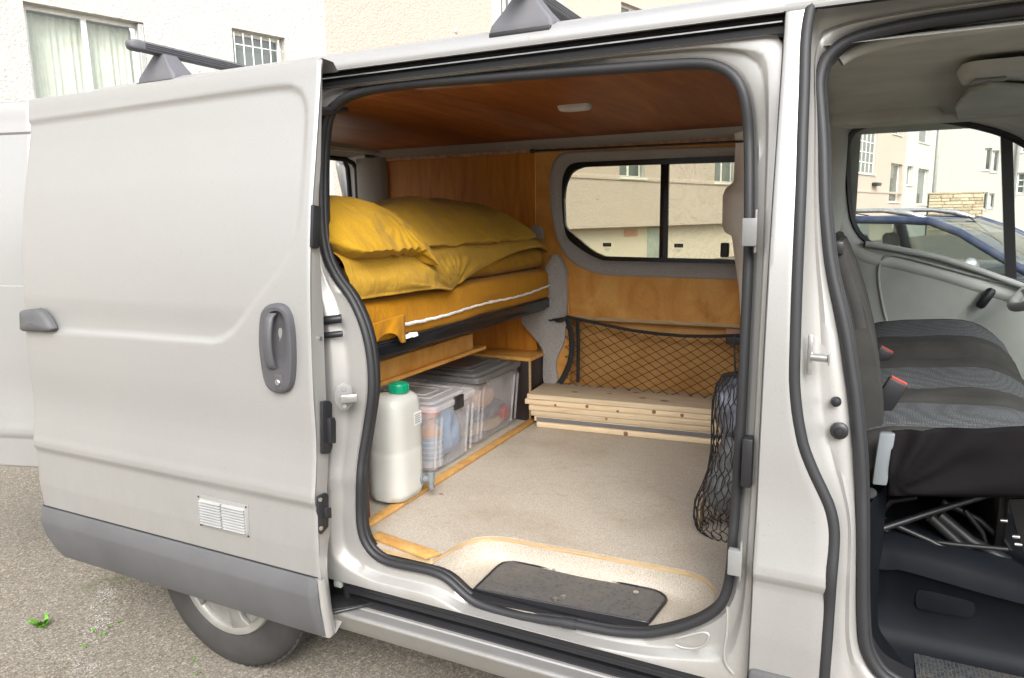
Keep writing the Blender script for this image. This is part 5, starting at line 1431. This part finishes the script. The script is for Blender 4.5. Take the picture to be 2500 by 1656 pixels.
lathe('tap_barrel',[(.009,-.034),(.010,-.030),(.010,-.012),(.012,-.010),(.012,.022),(.0115,.026),(.009,.027)],tp_+Vector((.030,.005,0)),TAPGREY,tap,'z',18)
lb = MB(); v0 = jx+.0745
lb.add([Vector((v0,jy+.01,.80)),Vector((v0,jy+.055,.80)),Vector((v0,jy+.055,.845)),Vector((v0,jy+.01,.845))],[(0,1,2,3)])
lab = lb.build('sticker',PAPER,can)
for k in range(5): box('print_line',(v0+.0004,jy+.014,.806+k*.007),(v0+.0008,jy+.050-.006*(k % 2),.809+k*.007),TAPGREY,lab,0)
# ---- storage bins
def storage_bin(x1, y0, y1, zt_, lidmat, label, depth=.36, taper=.012, clasp=False, arch=.03):
    z0 = ZF+.006; x0 = x1-depth
    o = thing('storage_bin',label,'storage box',((x0+x1)/2,(y0+y1)/2,ZF))
    def row(k, z, r=.03, g=0): 
        return [Vector((a,b,z)) for a, b in round_poly([(x0+k-g,y0+k-g),(x1-k+g,y0+k-g),(x1-k+g,y1-k+g),(x0+k-g,y1-k+g)], r, 6)]
    hz = zt_-z0
    L = [row(taper+.10,z0+.001), row(taper+.02,z0), row(taper+.004,z0+.004), row(taper*.5,z0+hz*.5), row(0,zt_-.03), row(0,zt_-.004),row(.003,zt_-.004),row(.003,zt_-.03),row(taper*.5+.003,z0+hz*.5),row(taper+.006,z0+.008),row(taper+.10,z0+.008)]
    loft('tub',L,BIN,o,closed=True,auto=50)
    # ribs on the front corners
    for y in (y0+.055,y1-.055,y1-.015,y0+.02): tube('rib',[Vector((x1-taper*.9,y,z0+.02)),Vector((x1-.001,y,zt_-.05))],.006,BIN,o,8)
    Ld = [row(0,zt_-.018,.035,.010),row(0,zt_-.002,.035,.012),row(0,zt_+.004,.035,.009),row(.012,zt_+.006,.03),row(.022,zt_+.002,.03),row(.028,zt_+.008+arch*.2,.03),row(.08,zt_+.010+arch*.5,.03),row(.13,zt_+.010+arch*.55,.02)]
    v,f = loft_vf(Ld,True); n_ = len(Ld[0]); f.append(tuple((len(Ld)-1)*n_+i for i in range(n_)))
    lid = mesh('lid',v,f,lidmat,o,smooth=True,auto=35)
    for k in (.06,.10): 
        r_ = row(k,zt_+.012+arch*.4,.02); tube('lid_rib',r_,.003,lidmat,lid,6,closed=True)
    if clasp:
        yc = (y0+y1)/2+.01; box('clasp',(x1+.004,yc-.032,zt_-.042),(x1+.018,yc+.032,zt_+.012),BLACK,o,.005)
    else:
        for yy in (y0+.07,y1-.07): box('clasp',(x1+.002,yy-.012,zt_-.026),(x1+.012,yy+.012,zt_+.006),lidmat,o,.003)
    return o
storage_bin(-1.385,.655,.965,.800,BINLID,'cloudy clear storage bin with cloudy lid and black clasp beside the water canister',.40,.020,True,.01)
storage_bin(-1.400,1.02,1.425,.828,GREYLID,'clear storage bin with dark grey lid beside the black wheel box',.46,.024,False,.02)
# contents seen through the bins
def blob(name, c, s, mat, label, cat, seed=0, rough=.25):
    bm = bmesh.new(); bmesh.ops.create_icosphere(bm, subdivisions=4, radius=1)
    for v_ in bm.verts:
        d = v_.co.copy(); k = 1+rough*noise.noise(d*1.7+Vector((seed,0,0)))+.3*rough*fold(d,4,seed)
        q = Vector((max(-.8,min(.8,d.x))*k*1.1, max(-.8,min(.8,d.y))*k*1.1, max(-.75,min(.85,d.z))*k*1.1))
        v_.co = Vector((c[0]+q.x*s[0], c[1]+q.y*s[1], c[2]+q.z*s[2]))
    me = bpy.data.meshes.new(name); bm.to_mesh(me); bm.free(); return tag(link(name,me,None,(mat,),True),label,cat)
bt = thing('bottle','squat blue-labelled bottle standing inside the cloudy-lidded bin','bottle',(-1.455,.735,ZF))
lathe('bottle_body',[(.030,.545),(.047,.548),(.048,.56),(.048,.575)],(-1.455,.735,0),WHITEPL,bt,'z',28)
lathe('bottle_label',[(.0485,.575),(.0485,.665)],(-1.455,.735,0),BLUE,bt,'z',28)
for k in range(4): lathe('bottle_ring',[(.0487,.585+k*.02),(.0495,.588+k*.02),(.0487,.591+k*.02)],(-1.455,.735,0),WHITEPL,bt,'z',28)
lathe('bottle_shoulder',[(.048,.665),(.046,.675),(.030,.70),(.018,.71),(.018,.73),(.0001,.732)],(-1.455,.735,0),ORANGE,bt,'z',28)
blob('cloth_bundle',(-1.47,.74,.752),(.05,.045,.022),REDCLOTH,'coral cloth bundle on top of the blue-labelled bottle','cloth',2,.15)
blob('cloth_bundle',(-1.50,.87,.64),(.08,.055,.10),BLUECLOTH,'light blue cloth bundle packed in the cloudy-lidded bin','cloth',5,.2)
blob('gourd',(-1.50,1.17,.715),(.07,.11,.055),ORANGE,'orange-brown gourd lying at the top of the dark-lidded bin','gourd',3,.08)
blob('cloth_bundle',(-1.52,1.22,.635),(.085,.17,.032),NAVY,'navy cloth folded in the middle of the dark-lidded bin','cloth',8,.2)
blob('cloth_bundle',(-1.52,1.20,.578),(.085,.16,.028),TAN,'tan cloth folded near the bottom of the dark-lidded bin','cloth',9,.2)
blob('cloth_bundle',(-1.455,1.345,.600),(.030,.04,.035),RED,'red cloth bundle in the far corner of the dark-lidded bin','cloth',4,.15)
for i,(y,z) in enumerate(((1.10,.775),(1.13,.765),(1.17,.78),(1.12,.745))):
    pass
# ---- stack of planks
A = Vector((-1.305,1.400,0)); ang = math.atan2(1.456-1.402,-.518+1.29)
MBRD = Matrix.Translation(A) @ Matrix.Rotation(ang,4,'Z')
lens = [(.0,1.02,0),(-.012,1.02,.003),(-.028,1.03,.0),(-.036,1.02,-.004),(-.058,1.03,.003),(-.045,1.02,-.002)]
labs = ['pale pine plank with a dark knot at the bottom of the stack','pine plank with a grey-painted edge, second from the bottom of the stack','pale pine plank lying on the grey-edged plank in the stack','pale pine plank third from the top of the stack','knotty pine plank second from the top of the stack, sticking out furthest','weathered greyish pine plank on top of the stack']
labs[2] = 'orange-tinted pine plank lying on the grey-edged plank in the stack'
z = ZF+.001; th = .0262
KNOT = plain('pine_knot',(.22,.11,.05),.6,var=.3,vscale=60)
for i,(dx,L,dy) in enumerate(lens):
    pl_m = [PINE[2],PINE[0],PINE[1],PINE[0],PINE[2],PINE_TOP][i]
    b_ = box('plank',(dx,dy,z),(dx+L,dy+.262,z+th-.0012),pl_m,None,.0042,M=MBRD); tag(b_,labs[i],'plank')
    if i == 1: box('painted_edge',(dx+.012,dy-.0012,z+.003),(dx+L-.01,dy+.003,z+th-.005),GREYBOARD,b_,0,M=MBRD)
    if i == 5: box('front_edge',(dx+.003,dy-.0006,z+.002),(dx+L,dy+.003,z+th-.003),PINE[0],b_,0,M=MBRD)
    for (kx,kz,r_) in ([(.42,.011,.0105)],[],[(.36,.018,.006)],[],[(.15,.006,.006),(.30,.014,.008),(.44,.004,.006),(.60,.016,.009),(.72,.012,.008)],[])[i]:
        v,f = lathe_vf([(r_,.0),(r_*.5,-.0006),(.0001,-.0006)],(0,0,0),'y',14)
        mesh('knot',[MBRD @ Vector((dx+kx+p.x,dy-.0006+p.y,z+kz+p.z)) for p in v],f,KNOT,b_)
    if i == 5:
        for (kx,ky,r_) in ((.20,.10,.010),(.36,.12,.008),(.52,.09,.011),(.62,.07,.012),(.47,.18,.009)):
            v,f = lathe_vf([(r_,.0),(r_*.5,.0006),(.0001,.0006)],(0,0,0),'z',14)
            mesh('knot',[MBRD @ Vector((dx+kx+p.x*1.6,dy+ky+p.y,z+th-.0008+p.z)) for p in v],f,KNOT,b_)
    z += th
# ---- cargo net on the wall
net = thing('cargo_net','black stretch cargo net strung across the lower plywood wall','net',Dy(1400,880,1.66))
YN = 1.63
TOPN = [(1308,732),(1340,738),(1400,752),(1460,764),(1520,772),(1580,777),(1640,778),(1700,776),(1760,772)]
BOTN = [(1298,880),(1340,882),(1420,888),(1500,895),(1580,903),(1660,912),(1760,920)]
def interp(l, x):
    for (a,b),(c,d) in zip(l,l[1:]):
        if x <= c: return b+(d-b)*(x-a)/(c-a)
    return l[-1][1]
def NP(s, t):                                              # net coordinates 0..1
    x = 1306+s*440+ (-14*math.sin(math.pi*min(1,(1-t))) if s < .0 else 0)
    yt, yb_ = interp(TOPN,x), interp(BOTN,x)+14
    return Dy(x, yb_+(yt-yb_)*t, YN+.012*math.sin(math.pi*t)*0)
mbn = MB(); NC = 13.0
def strand(c0, slope):
    pts = []
    for i in range(41):
        s = i/40; t = c0+slope*s
        if -.02 <= t <= 1.0: pts.append(NP(s, max(0,min(1,t))))
        elif pts: break
    if len(pts) > 1: mbn.add(*tube_vf(pts,.0016,5))
k = -NC
for i in range(-32,34):
    strand(i*.14, 1.75); strand(i*.14+1.0, -2.1)
nm = mbn.build('net_mesh',CORD,net,smooth=True); nm['kind'] = 'stuff'
tube('top_strap',[Dy(x,y,YN-.004) for x,y in TOPN],.0075,STRAP,net,8,flat=.6)
sp_ = resample([Dy(x,y,YN-.004) for x,y in ((1309,731),(1318,760),(1322,800),(1318,835),(1306,865),(1294,886))],24)
tube('side_strap',sp_,.014,STRAP,net,8,flat=.35)
tube('side_cord',[Dy(1335,742,YN),Dy(1337,800,YN),Dy(1336,884,YN)],.009,CORD,net,6,flat=.5)
hk = [Dy(x,y,YN-.02) for x,y in ((1310,735),(1298,740),(1288,741),(1280,739),(1272,741),(1267,739))]
tube('hook',hk,[.006,.012,.011,.005,.004,.002],BLACK,net,8)
a = Dy(1690,787,YN); box('buckle',(a.x-.022,a.y-.01,a.z-.018),(a.x+.05,a.y+.008,a.z+.016),BLACK,net,.005)
# ---- net bag hanging at the back of the passenger seat
bag = thing('net_bag','black netting bag stuffed with plastic bags hanging behind the passenger seat','net bag',Dz(1660,1230,ZF))
YB = .62
prof = [(1700,862,1740),(1672,868,1742),(1655,890,1745),(1648,930,1748),(1645,1000,1748),(1643,1050,1745),(1638,1090,1742),(1622,1130,1742),(1608,1165,1742),(1604,1200,1742),(1612,1225,1742),(1640,1240,1742),(1680,1258,1742)]
rows = []
for (xl,y,xr_) in prof:
    a = Dy(xl,y,YB); b = Dy(xr_,y,YB); c_ = (a+b)/2; hw = (b-a).length/2; rows.append((c_,hw))
def bagpt(i, t):                                           # i along height (float), t around
    i0 = min(int(i),len(rows)-2); fr_ = i-i0; c_ = rows[i0][0].lerp(rows[i0+1][0],fr_); hw = rows[i0][1]+(rows[i0+1][1]-rows[i0][1])*fr_
    an = 2*math.pi*t; w_ = .004*noise.noise(Vector((i*.9,t*7,0)))
    return c_+Vector((math.cos(an)*(hw+w_), math.sin(an)*(hw*.9+w_), 0))
mbb = MB(); n_t = 22; n_i = len(rows)-1
for s in (-1,1):
    for k in range(n_t):
        pts = [bagpt(n_i*j/36, k/n_t+s*(j/36)*.42+.012*math.sin(j*1.9+k)) for j in range(37)]
        mbb.add(*tube_vf(pts,.0015,5))
o = mbb.build('netting',CORD,bag,smooth=True); o['kind'] = 'stuff'
tube('bag_cord',[Dy(1700,775,1.0),Dy(1698,820,.8),Dy(1700,862,YB)],.003,CORD,bag,6)
def fill(name, i0, i1, k, mat, label, seed):
    L = []
    for j in range(25):
        i = i0+(i1-i0)*j/24; e = math.sin(math.pi*min(max(j/24,.03),.97))**.4
        c_ = bagpt(i,0).lerp(bagpt(i,.5),.5); row = []
        for q in range(28):
            p = bagpt(i,q/28); r_ = k*e*(1+.22*noise.noise(Vector((math.cos(q*.224)*2,math.sin(q*.224)*2,i*1.5+seed))))
            row.append(c_+(p-c_)*min(r_,.97))
        L.append(row)
    return tag(loft(name,L,mat,None,closed=True),label,'plastic bag')
fill('plastic_bag',.9,4.3,.93,BLUEBAG,'pale blue crumpled plastic bag at the top of the net bag',1)
fill('plastic_bag',4.0,8.4,.88,GREYBAG,'grey crumpled plastic bag in the middle of the net bag',4)
c0 = Dy(1640,1196,YB); cb_ = box('cardboard',(c0.x-.030,c0.y-.02,c0.z-.045),(c0.x-.026,c0.y+.05,c0.z+.04),TAN,None,.001); tag(cb_,'tan cardboard sheet standing at the bottom of the net bag','cardboard')
# leaf on the floor
p = Dz(1018,1143,ZF+.001); lf = mesh('leaf',[p+Vector((-.012,0,0)),p+Vector((0,-.004,.003)),p+Vector((.014,.003,.001)),p+Vector((.002,.006,.002))],[(0,1,2,3)],KNOT); tag(lf,'small dry leaf fragment on the speckled floor','leaf')
# ================================================================== cab
ZCB = .50
# headliner: arched from the near rail across to the far door
hl = []
for y, z in ((.20,1.835),(.26,1.860),(.40,1.885),(.95,1.905),(1.40,1.895),(1.58,1.872),(1.66,1.845),(1.69,1.815)):
    hl.append([Vector((x,y,z-(.10*max(0,(x-.35)/.25)**2 if x > .35 else 0))) for x in frange(-.20,.62,10)])
loft('headliner', hl, HEADL, van)
hb = [Dy(x,y,1.60) for x,y in ((1918,242),(1975,236),(2100,233),(2150,236),(2176,246),(2184,262),(2184,276),(2100,280),(1990,288),(1918,292))]
prism('headliner_step', hb, (0,.09,.0), HEADL, van, bevel=.02, seg=3)
tube('roof_side_trim', [p+Vector((.012,.045,-.012)) for p in fi[:30]], .014, HEADL, van, 8)
# visor and lamp console
vz = [Pz(x*KD,y*KD,1.84) for x,y in ((2208,240),(2240,200),(2290,186),(2420,196),(2440,300),(2330,292),(2215,268))]
prism('sun_visor', vz, (0,0,-.018), GREYPL, van, bevel=.006)
c_ = Dz(2290,175,1.86)
con = loft('lamp_console', [[Vector((c_.x+a*k,c_.y+b*k,1.885+d)) for a,b in round_poly([(-.07,-.10),(.22,-.10),(.22,.10),(-.07,.10)],.05,6)] for k,d in ((1.1,.0),(1,-.02),(.9,-.034),(.5,-.038),(.02,-.039))], GREYPL2, van, closed=True)
box('lamp_lens', (c_.x-.045,c_.y-.055,1.838), (c_.x+.03,c_.y+.02,1.848), METALW, con, .008)
# far door: trim panel, window frame, glass
YD = 1.70
gz_ = lambda zx, zy: (2050+zx/3.733, 280+zy/3.733)
glo = [gz_(*q) for q in ((96,420),(100,300),(112,230),(150,172),(250,122),(400,96),(600,82),(900,80),(1200,130),(1470,205),(1680,310),(1900,460),(2100,640),(2260,900),(2300,1400),(2250,1640),(1900,1580),(1530,1482),(1300,1408),(900,1290),(500,1200),(330,1168),(225,1100),(160,1000),(128,880),(104,640))]
g2 = [(Py(x,y,1.76).x, Py(x,y,1.76).z) for x,y in glo]
gd = dens(g2,160)
def exp2(poly, d):
    n = len(poly); out = []
    c0_ = (sum(p[0] for p in poly)/n, sum(p[1] for p in poly)/n)
    for i in range(n):
        a = Vector(poly[(i-2) % n]); b = Vector(poly[(i+2) % n]); t_ = (b-a).normalized(); nn = Vector((t_.y,-t_.x)); p = Vector(poly[i])
        if nn.dot(p-Vector(c0_)) < 0: nn = -nn
        out.append((p.x+nn.x*d,p.y+nn.y*d))
    return out
r1 = ring_lines([(exp2(gd,.020),1.735),(exp2(gd,.014),1.725),(gd,1.735),(gd,1.762)],220)
dwin = loft('cab_window', r1, RUBBER, van, closed=True, auto=60)
r2 = ring_lines([(exp2(gd,.085),1.70),(exp2(gd,.070),1.688),(exp2(gd,.040),1.700),(exp2(gd,.019),1.735)],220)
loft('window_surround', r2, GREYPL2, van, closed=True)
prism('pane', [Vector((x,1.752,z)) for x,z in gd], (0,.004,0), GLASS_CAB, dwin)
b0 = [Py(*gz_(*q),1.74) for q in ((1468,195),(1578,245),(1612,1500),(1512,1475))]
prism('window_bar', b0, (0,.016,0), BLACK, dwin)
pn = [(2078,614),(2086,604),(2113,599),(2160,606),(2303,636),(2463,690),(2700,780),(2700,1120),(2100,1120),(2100,900),(2118,760),(2095,680)]
pp = [Py(x,y,YD) for x,y in pn]
dpn = prism('cab_door_trim', resample(pp,80,True,False), (0,.05,0), GREYPL, van, bevel=.012, seg=3)
rdg = [Py(1660+x/2.8,540+y/2.8,YD-.004) for x,y in ((1440,760),(1400,640),(1375,520),(1358,400),(1364,300),(1395,250),(1450,232),(1600,262),(1800,316),(2100,395),(2400,470))]
tube('trim_ridge', resample(rdg,50), .0055, GREYPL, dpn, 8)
bl_ = [Py(x,y,YD-.012) for x,y in ((2113,596),(2160,603),(2303,633),(2463,687),(2700,776))]
tube('belt_rail', resample(bl_,30), .012, GREYPL2, dpn, 8)
ha = Py(2389,752,YD-.03); hb_ = Py(2424,705,YD-.03)
v,f = tube_vf([ha,ha.lerp(hb_,.12),ha.lerp(hb_,.5),ha.lerp(hb_,.88),hb_],[.010,.017,.018,.017,.010],14); mesh('door_pull',v,f,BLACK,dpn,smooth=True)
lathe('lock_button',[(.008,.0),(.009,.012),(.006,.020),(.0001,.022)],Py(2113,603,YD+.012),BLACK,dpn,'z',14)
# far pillar inside the cab with belt
loft('cab_pillar_trim', [[Vector((x,y,z)) for z in frange(.55,1.84,6)] for x,y in ((-.20,1.72),(-.18,1.66),(-.115,1.655),(-.075,1.70))], GREYPL2, van)
# ---- seats (x forward)
def interp1(l, x):
    if x <= l[0][0]: return l[0][1]
    for (a,b),(c,d) in zip(l,l[1:]):
        if x <= c:
            t = (x-a)/(c-a); t = t*t*(3-2*t)*.5+t*.5; return b+(d-b)*t
    return l[-1][1]
XLIFT = [(.0,-.05),(.03,-.02),(.08,-.002),(.16,.006),(.26,.016),(.33,.018),(.38,.008),(.42,-.016),(.45,-.045),(.47,-.085),(.482,-.13)]
def seat(name, prof, bands, zbot):
    xs = [.0,.015,.03,.055,.08,.12,.16,.20,.24,.28,.31,.34,.37,.395,.42,.435,.45,.46,.47,.477,.482]
    ya, yb = prof[0][0], prof[-1][0]
    ys = sorted(set([round(ya+(yb-ya)*k/44,4) for k in range(45)]+[b for ab in bands for b in ab]+[p[0] for p in prof]))
    vs_, fs_, mi = [], [], []
    ny = len(ys)
    for x in xs:
        e = max(0,(x-.40)/.082)
        for y in ys:
            z = interp1(prof, y)+interp1(XLIFT, x)+.004*noise.noise(Vector((x*9,y*9,2)))+.0025*noise.noise(Vector((x*22,y*22,5)))
            for (b0,b1) in bands:
                if b0 <= y <= b1: z += .005*math.sin(math.pi*(y-b0)/(b1-b0))
                for q in (b0,b1): z -= .0035*math.exp(-((y-q)/.006)**2)
            # rounded front corners
            k = 1-.10*e*e; yy = (ya+yb)/2+(y-(ya+yb)/2)*k
            vs_.append(Vector((x, yy, z)))
    nx_ = len(xs)
    for a in range(nx_-1):
        for b in range(ny-1):
            fs_.append((a*ny+b,(a+1)*ny+b,(a+1)*ny+b+1,a*ny+b+1)); ym_ = (ys[b]+ys[b+1])/2
            mi.append(1 if any(b0 < ym_ < b1 for b0,b1 in bands) and xs[a] < .45 else 0)
    # skirts of the pad: near side, far side, front
    def wall(idx):
        nonlocal vs_, fs_, mi
        cols = [idx]; 
        for d in (.35,.7,1.0):
            new = []
            for i_ in idx:
                p = vs_[i_]; c_ = Vector(((xs[0]+xs[-1])/2,(ya+yb)/2,0)); out = Vector((p.x-c_.x,p.y-c_.y,0)).normalized()
                vs_.append(Vector((p.x,p.y,p.z+(zbot-p.z)*d))+out*(.010*math.sin(math.pi*d))); new.append(len(vs_)-1)
            cols.append(new)
        for r0, r1 in zip(cols,cols[1:]):
            for k_ in range(len(idx)-1): fs_.append((r0[k_],r0[k_+1],r1[k_+1],r1[k_])); mi.append(0)
    wall([a*ny for a in range(nx_)]+[(nx_-1)*ny+b for b in range(1,ny)]+[a*ny+ny-1 for a in range(nx_-2,-1,-1)])
    me = bpy.data.meshes.new(name); me.from_pydata([tuple(v) for v in vs_],[],fs_); me.update()
    for p_, m_ in zip(me.polygons, mi): p_.material_index = m_
    bm = bmesh.new(); bm.from_mesh(me); bmesh.ops.recalc_face_normals(bm, faces=bm.faces); bm.to_mesh(me); bm.free()
    return link(name, me, van, (SEATDK, SEATPAT), True)
ps = seat('passenger_seat', [(.252,.940),(.258,.965),(.272,.986),(.30,.998),(.34,1.003),(.42,1.004),(.50,1.008),(.55,1.016),(.62,1.014),(.70,1.018),(.80,1.026),(.86,1.036),(.91,1.046),(.94,1.038),(.957,1.012),(.965,.975)], [(.325,.515),(.665,.855)], .90)
ds = seat('driver_seat', [(1.055,1.00),(1.062,1.03),(1.08,1.052),(1.11,1.066),(1.20,1.074),(1.35,1.086),(1.48,1.088),(1.55,1.070),(1.59,1.03),(1.60,.99)], [(1.20,1.47)], .90)
def backrest(y0, y1, st, pts):
    L = []
    rows_ = len(pts)
    for y in (y0,y0+.015,y0+.05,(y0+y1)/2,y1-.05,y1-.015,y1):
        k = .90 if y in (y0,y1) else (.97 if y in (y0+.015,y1-.015) else 1)
        c = sum(pts,Vector())/rows_
        L.append([Vector((c.x+(p.x-c.x)*k,y,c.z+(p.z-c.z)*k)) for p in pts])
    v,f = loft_vf(L,True); n = len(L[0]); f += [tuple(range(n)),tuple((len(L)-1)*n+i for i in range(n-1,-1,-1))]
    return mesh('backrest',v,f,SEATDK,st,smooth=True,auto=60)
bpts = resample([Dy(x,y,.33) for x,y in ((1932,562),(1946,560),(1960,590),(1984,650),(2008,730),(2030,830),(2043,930),(2044,1030),(2036,1090),(2022,1130),(2004,1150),(1975,1150),(1950,1000),(1940,800),(1928,650))],60,True)
backrest(.33,.86,ps,bpts)
bpts2 = resample([Vector((p.x-.03,0,p.z)) for p in bpts],60,True)
backrest(1.10,1.60,ds,bpts2)
# belt along the backrest edge, buckles
tube('seat_belt',[Dy(x,y,.24) for x,y in ((1935,562),(1945,600),(1962,650),(1978,700),(1990,760))],.011,SEATDK,van,8,flat=.25)
p = Dy(1937,572,.24); box('belt_guide',(p.x-.012,p.y-.012,p.z-.016),(p.x+.012,p.y+.008,p.z+.014),BLACK,van,.005)
def buckle(px, py, Y, h, tilt):
    p = Dy(px,py,Y); M2 = Matrix.Translation(p) @ Matrix.Rotation(R_(tilt),4,'Y')
    b = box('belt_buckle',(-.023,-.012,-h),(.023,.012,0),BLACK,van,.005,M=M2); box('release_button',(-.019,-.009,-.002),(.019,.009,.003),RED,b,.001,M=M2); return b
buckle(2078,880,.44,.085,25); buckle(2050,808,.99,.07,28)
# skirt under the cushion and grey side plate
sk = [Dy(x,y,.224) for x,y in ((2062,995),(2690,975),(2690,1158),(2052,1146),(2056,1130))]
nU, nV = 70, 14; L = []
for j in range(nV):
    t = j/(nV-1); row = []
    for i in range(nU):
        s = i/(nU-1); a = sk[0].lerp(sk[1],s); b = sk[3].lerp(sk[2],s); p = a.lerp(b,t)
        p.y += -.012*math.sin(math.pi*t)-.014*math.sin(math.atan2((1-t)*.8,s*3.0+.02)*13)*min(1,s*8+t*.3)*max(0,1-s*1.2)+.006*noise.noise(Vector((s*5,t*3,1)))
        row.append(p)
    L.append(row)
loft('seat_skirt',L,SEATVAL,ps,solid=.004)
gp = [Dy(x,y,.214) for x,y in ((2033,1002),(2070,1003),(2062,1060),(2050,1124),(2016,1121),(2024,1060))]
prism('seat_side_plate',gp,(0,.02,0),TAPGREY,ps,bevel=.004)
tube('seat_pivot',[Dy(2014,1140,.25),Dy(2014,1140,.29)],.012,DARKMETAL,ps,12)
# seat frame, struts and cables under the cushion
def bar(name, pts, r, Y, mat=BLACK): return tube(name,[Dy(x,y,Y+dy) for x,y,dy in pts],r,mat,ps,8)
bar('seat_strut',((2000,1235,0),(2150,1185,.06),(2330,1130,.12)),.008,.34,BLACK)
bar('seat_strut',((2150,1195,0),(2220,1260,.0),(2310,1330,0),(2345,1350,0)),.013,.44,DARKMETAL)
bar('seat_strut',((2170,1190,0),(2240,1250,.0),(2330,1300,0)),.016,.46,DARKMETAL)
bar('seat_cable',((2020,1235,0),(2100,1245,0),(2200,1258,0),(2330,1270,0)),.006,.42)
bar('seat_cable',((2060,1210,0),(2150,1250,0),(2260,1310,0)),.007,.40,BLACK)
bar('seat_cable',((2040,1225,0),(2140,1262,.02),(2230,1290,.02),(2330,1345,0)),.005,.41)
bar('seat_cable',((2230,1180,0),(2270,1230,0),(2285,1280,.02),(2345,1320,0)),.006,.48)
bar('seat_cable',((2180,1160,0),(2260,1200,0),(2320,1250,0),(2350,1300,0)),.009,.52)
bar('seat_cable',((2120,1150,0),(2060,1160,0),(2036,1190,0),(2060,1215,0)),.006,.50)
box('seat_frame',(.36,.50,.62),(.34,.85,.88),DARKMETAL,ps,.004)
box('seat_frame',(.05,.83,.58),(.62,.86,.90),DARKMETAL,ps,.004)
for x,y in ((2312,1203),(2340,1240),(2345,1258)):
    p = Dy(x,y,.40); tube('seat_bolt',[p,p+Vector((.014,0,.001))],.0045,METAL,ps,8)
q = [Dy(x,y,.42) for x,y in ((2330,1155),(2440,1150),(2440,1340),(2380,1330),(2350,1230))]
prism('seat_bracket',q,(0,.01,0),DARKMETAL,ps,bevel=.002)
# ---- black moulded cab step
e0 = [Dy(x,y,.36) for x,y in ((1960,1236),(2060,1246),(2180,1275),(2300,1312),(2480,1370))]
e1 = [Dy(x,y,.30) for x,y in ((1960,1310),(2055,1318),(2090,1320),(2300,1380),(2480,1425))]
e0 = resample(e0,30); e1 = resample(e1,30)
e00 = [Vector((p.x,.90,p.z-.02)) for p in e0]
e2 = [p+Vector((0,.018,-.012)) for p in e1]; e3 = [Vector((p.x+.0,.335,.49)) for p in e1]; e4 = [Vector((p.x,.30,.452)) for p in e1]; e5 = [Vector((p.x,.10,.446)) for p in e1]
stp = loft('cab_step',[e00,e0,[a.lerp(b,.5)+Vector((0,.012,0)) for a,b in zip(e0,e1)],e1,e2,e3,e4,e5],STEPBLACK,van,auto=60)
pk = [Dy(x,y,.3215) for x,y in ((2114,1380),(2118,1367),(2130,1364),(2235,1381),(2250,1387),(2256,1400),(2254,1420),(2244,1428),(2228,1428),(2130,1410),(2116,1402))]
pk = resample(pk,40,True); pc = sum(pk,Vector())/40
loft('step_pocket_cover',[[p+Vector((0,.04,0)) for p in pk],[p+Vector((0,.004,0)) for p in pk],[pc+(p-pc)*.96+Vector((0,.0,0)) for p in pk],[pc+(p-pc)*.5+Vector((0,-.001,0)) for p in pk],[pc+(p-pc)*.02+Vector((0,-.001,0)) for p in pk]],STEPBLACK,stp,closed=True,auto=50)
box('step_tread',(.17,.115,.447),(.62,.30,.4535),HEXSTEP,stp,.002)
loft('step_side',[[Vector((p.x+.008,p.y+.05,p.z)) for p in fi[92:]],[Vector((.09,.34,max(p.z,.45))) for p in fi[92:]]],STEPBLACK,stp)
box('cab_floor',(-.1,.30,.42),(1.1,1.70,.445),STEPBLACK,van,.002)
# engine cover / dash, steering wheel
box('dashboard',(.86,.14,.80),(1.25,1.76,1.16),GREYPL,van,.05,seg=4)
sw_c = Dy(2476,632,1.36); Msw = Matrix.Translation(sw_c) @ Matrix.Rotation(R_(-38),4,'Y')
v,f = [],[]
pts = [Msw @ Vector((.185*math.cos(a),.185*math.sin(a),0)) for a in [2*math.pi*i/48 for i in range(48)]]
swl = tube('steering_wheel',pts,.016,GREYPL2,van,10,closed=True)
mb = MB()
for a in (0,2.4,-2.4): mb.tube([Msw @ Vector((.05*math.cos(a),.05*math.sin(a),-.02)), Msw @ Vector((.18*math.cos(a),.18*math.sin(a),0))],.014,8)
v,f = lathe_vf([(.075,-.05),(.075,-.01),(.06,.0),(.0001,.004)],(0,0,0),'z',24); mb.add([Msw @ p for p in v],f)
mb.build('wheel_hub',GREYPL,swl,smooth=True)
tube('steering_column',[Msw @ Vector((0,0,-.02)), Msw @ Vector((.02,0,-.32))],.04,GREYPL,van,10)
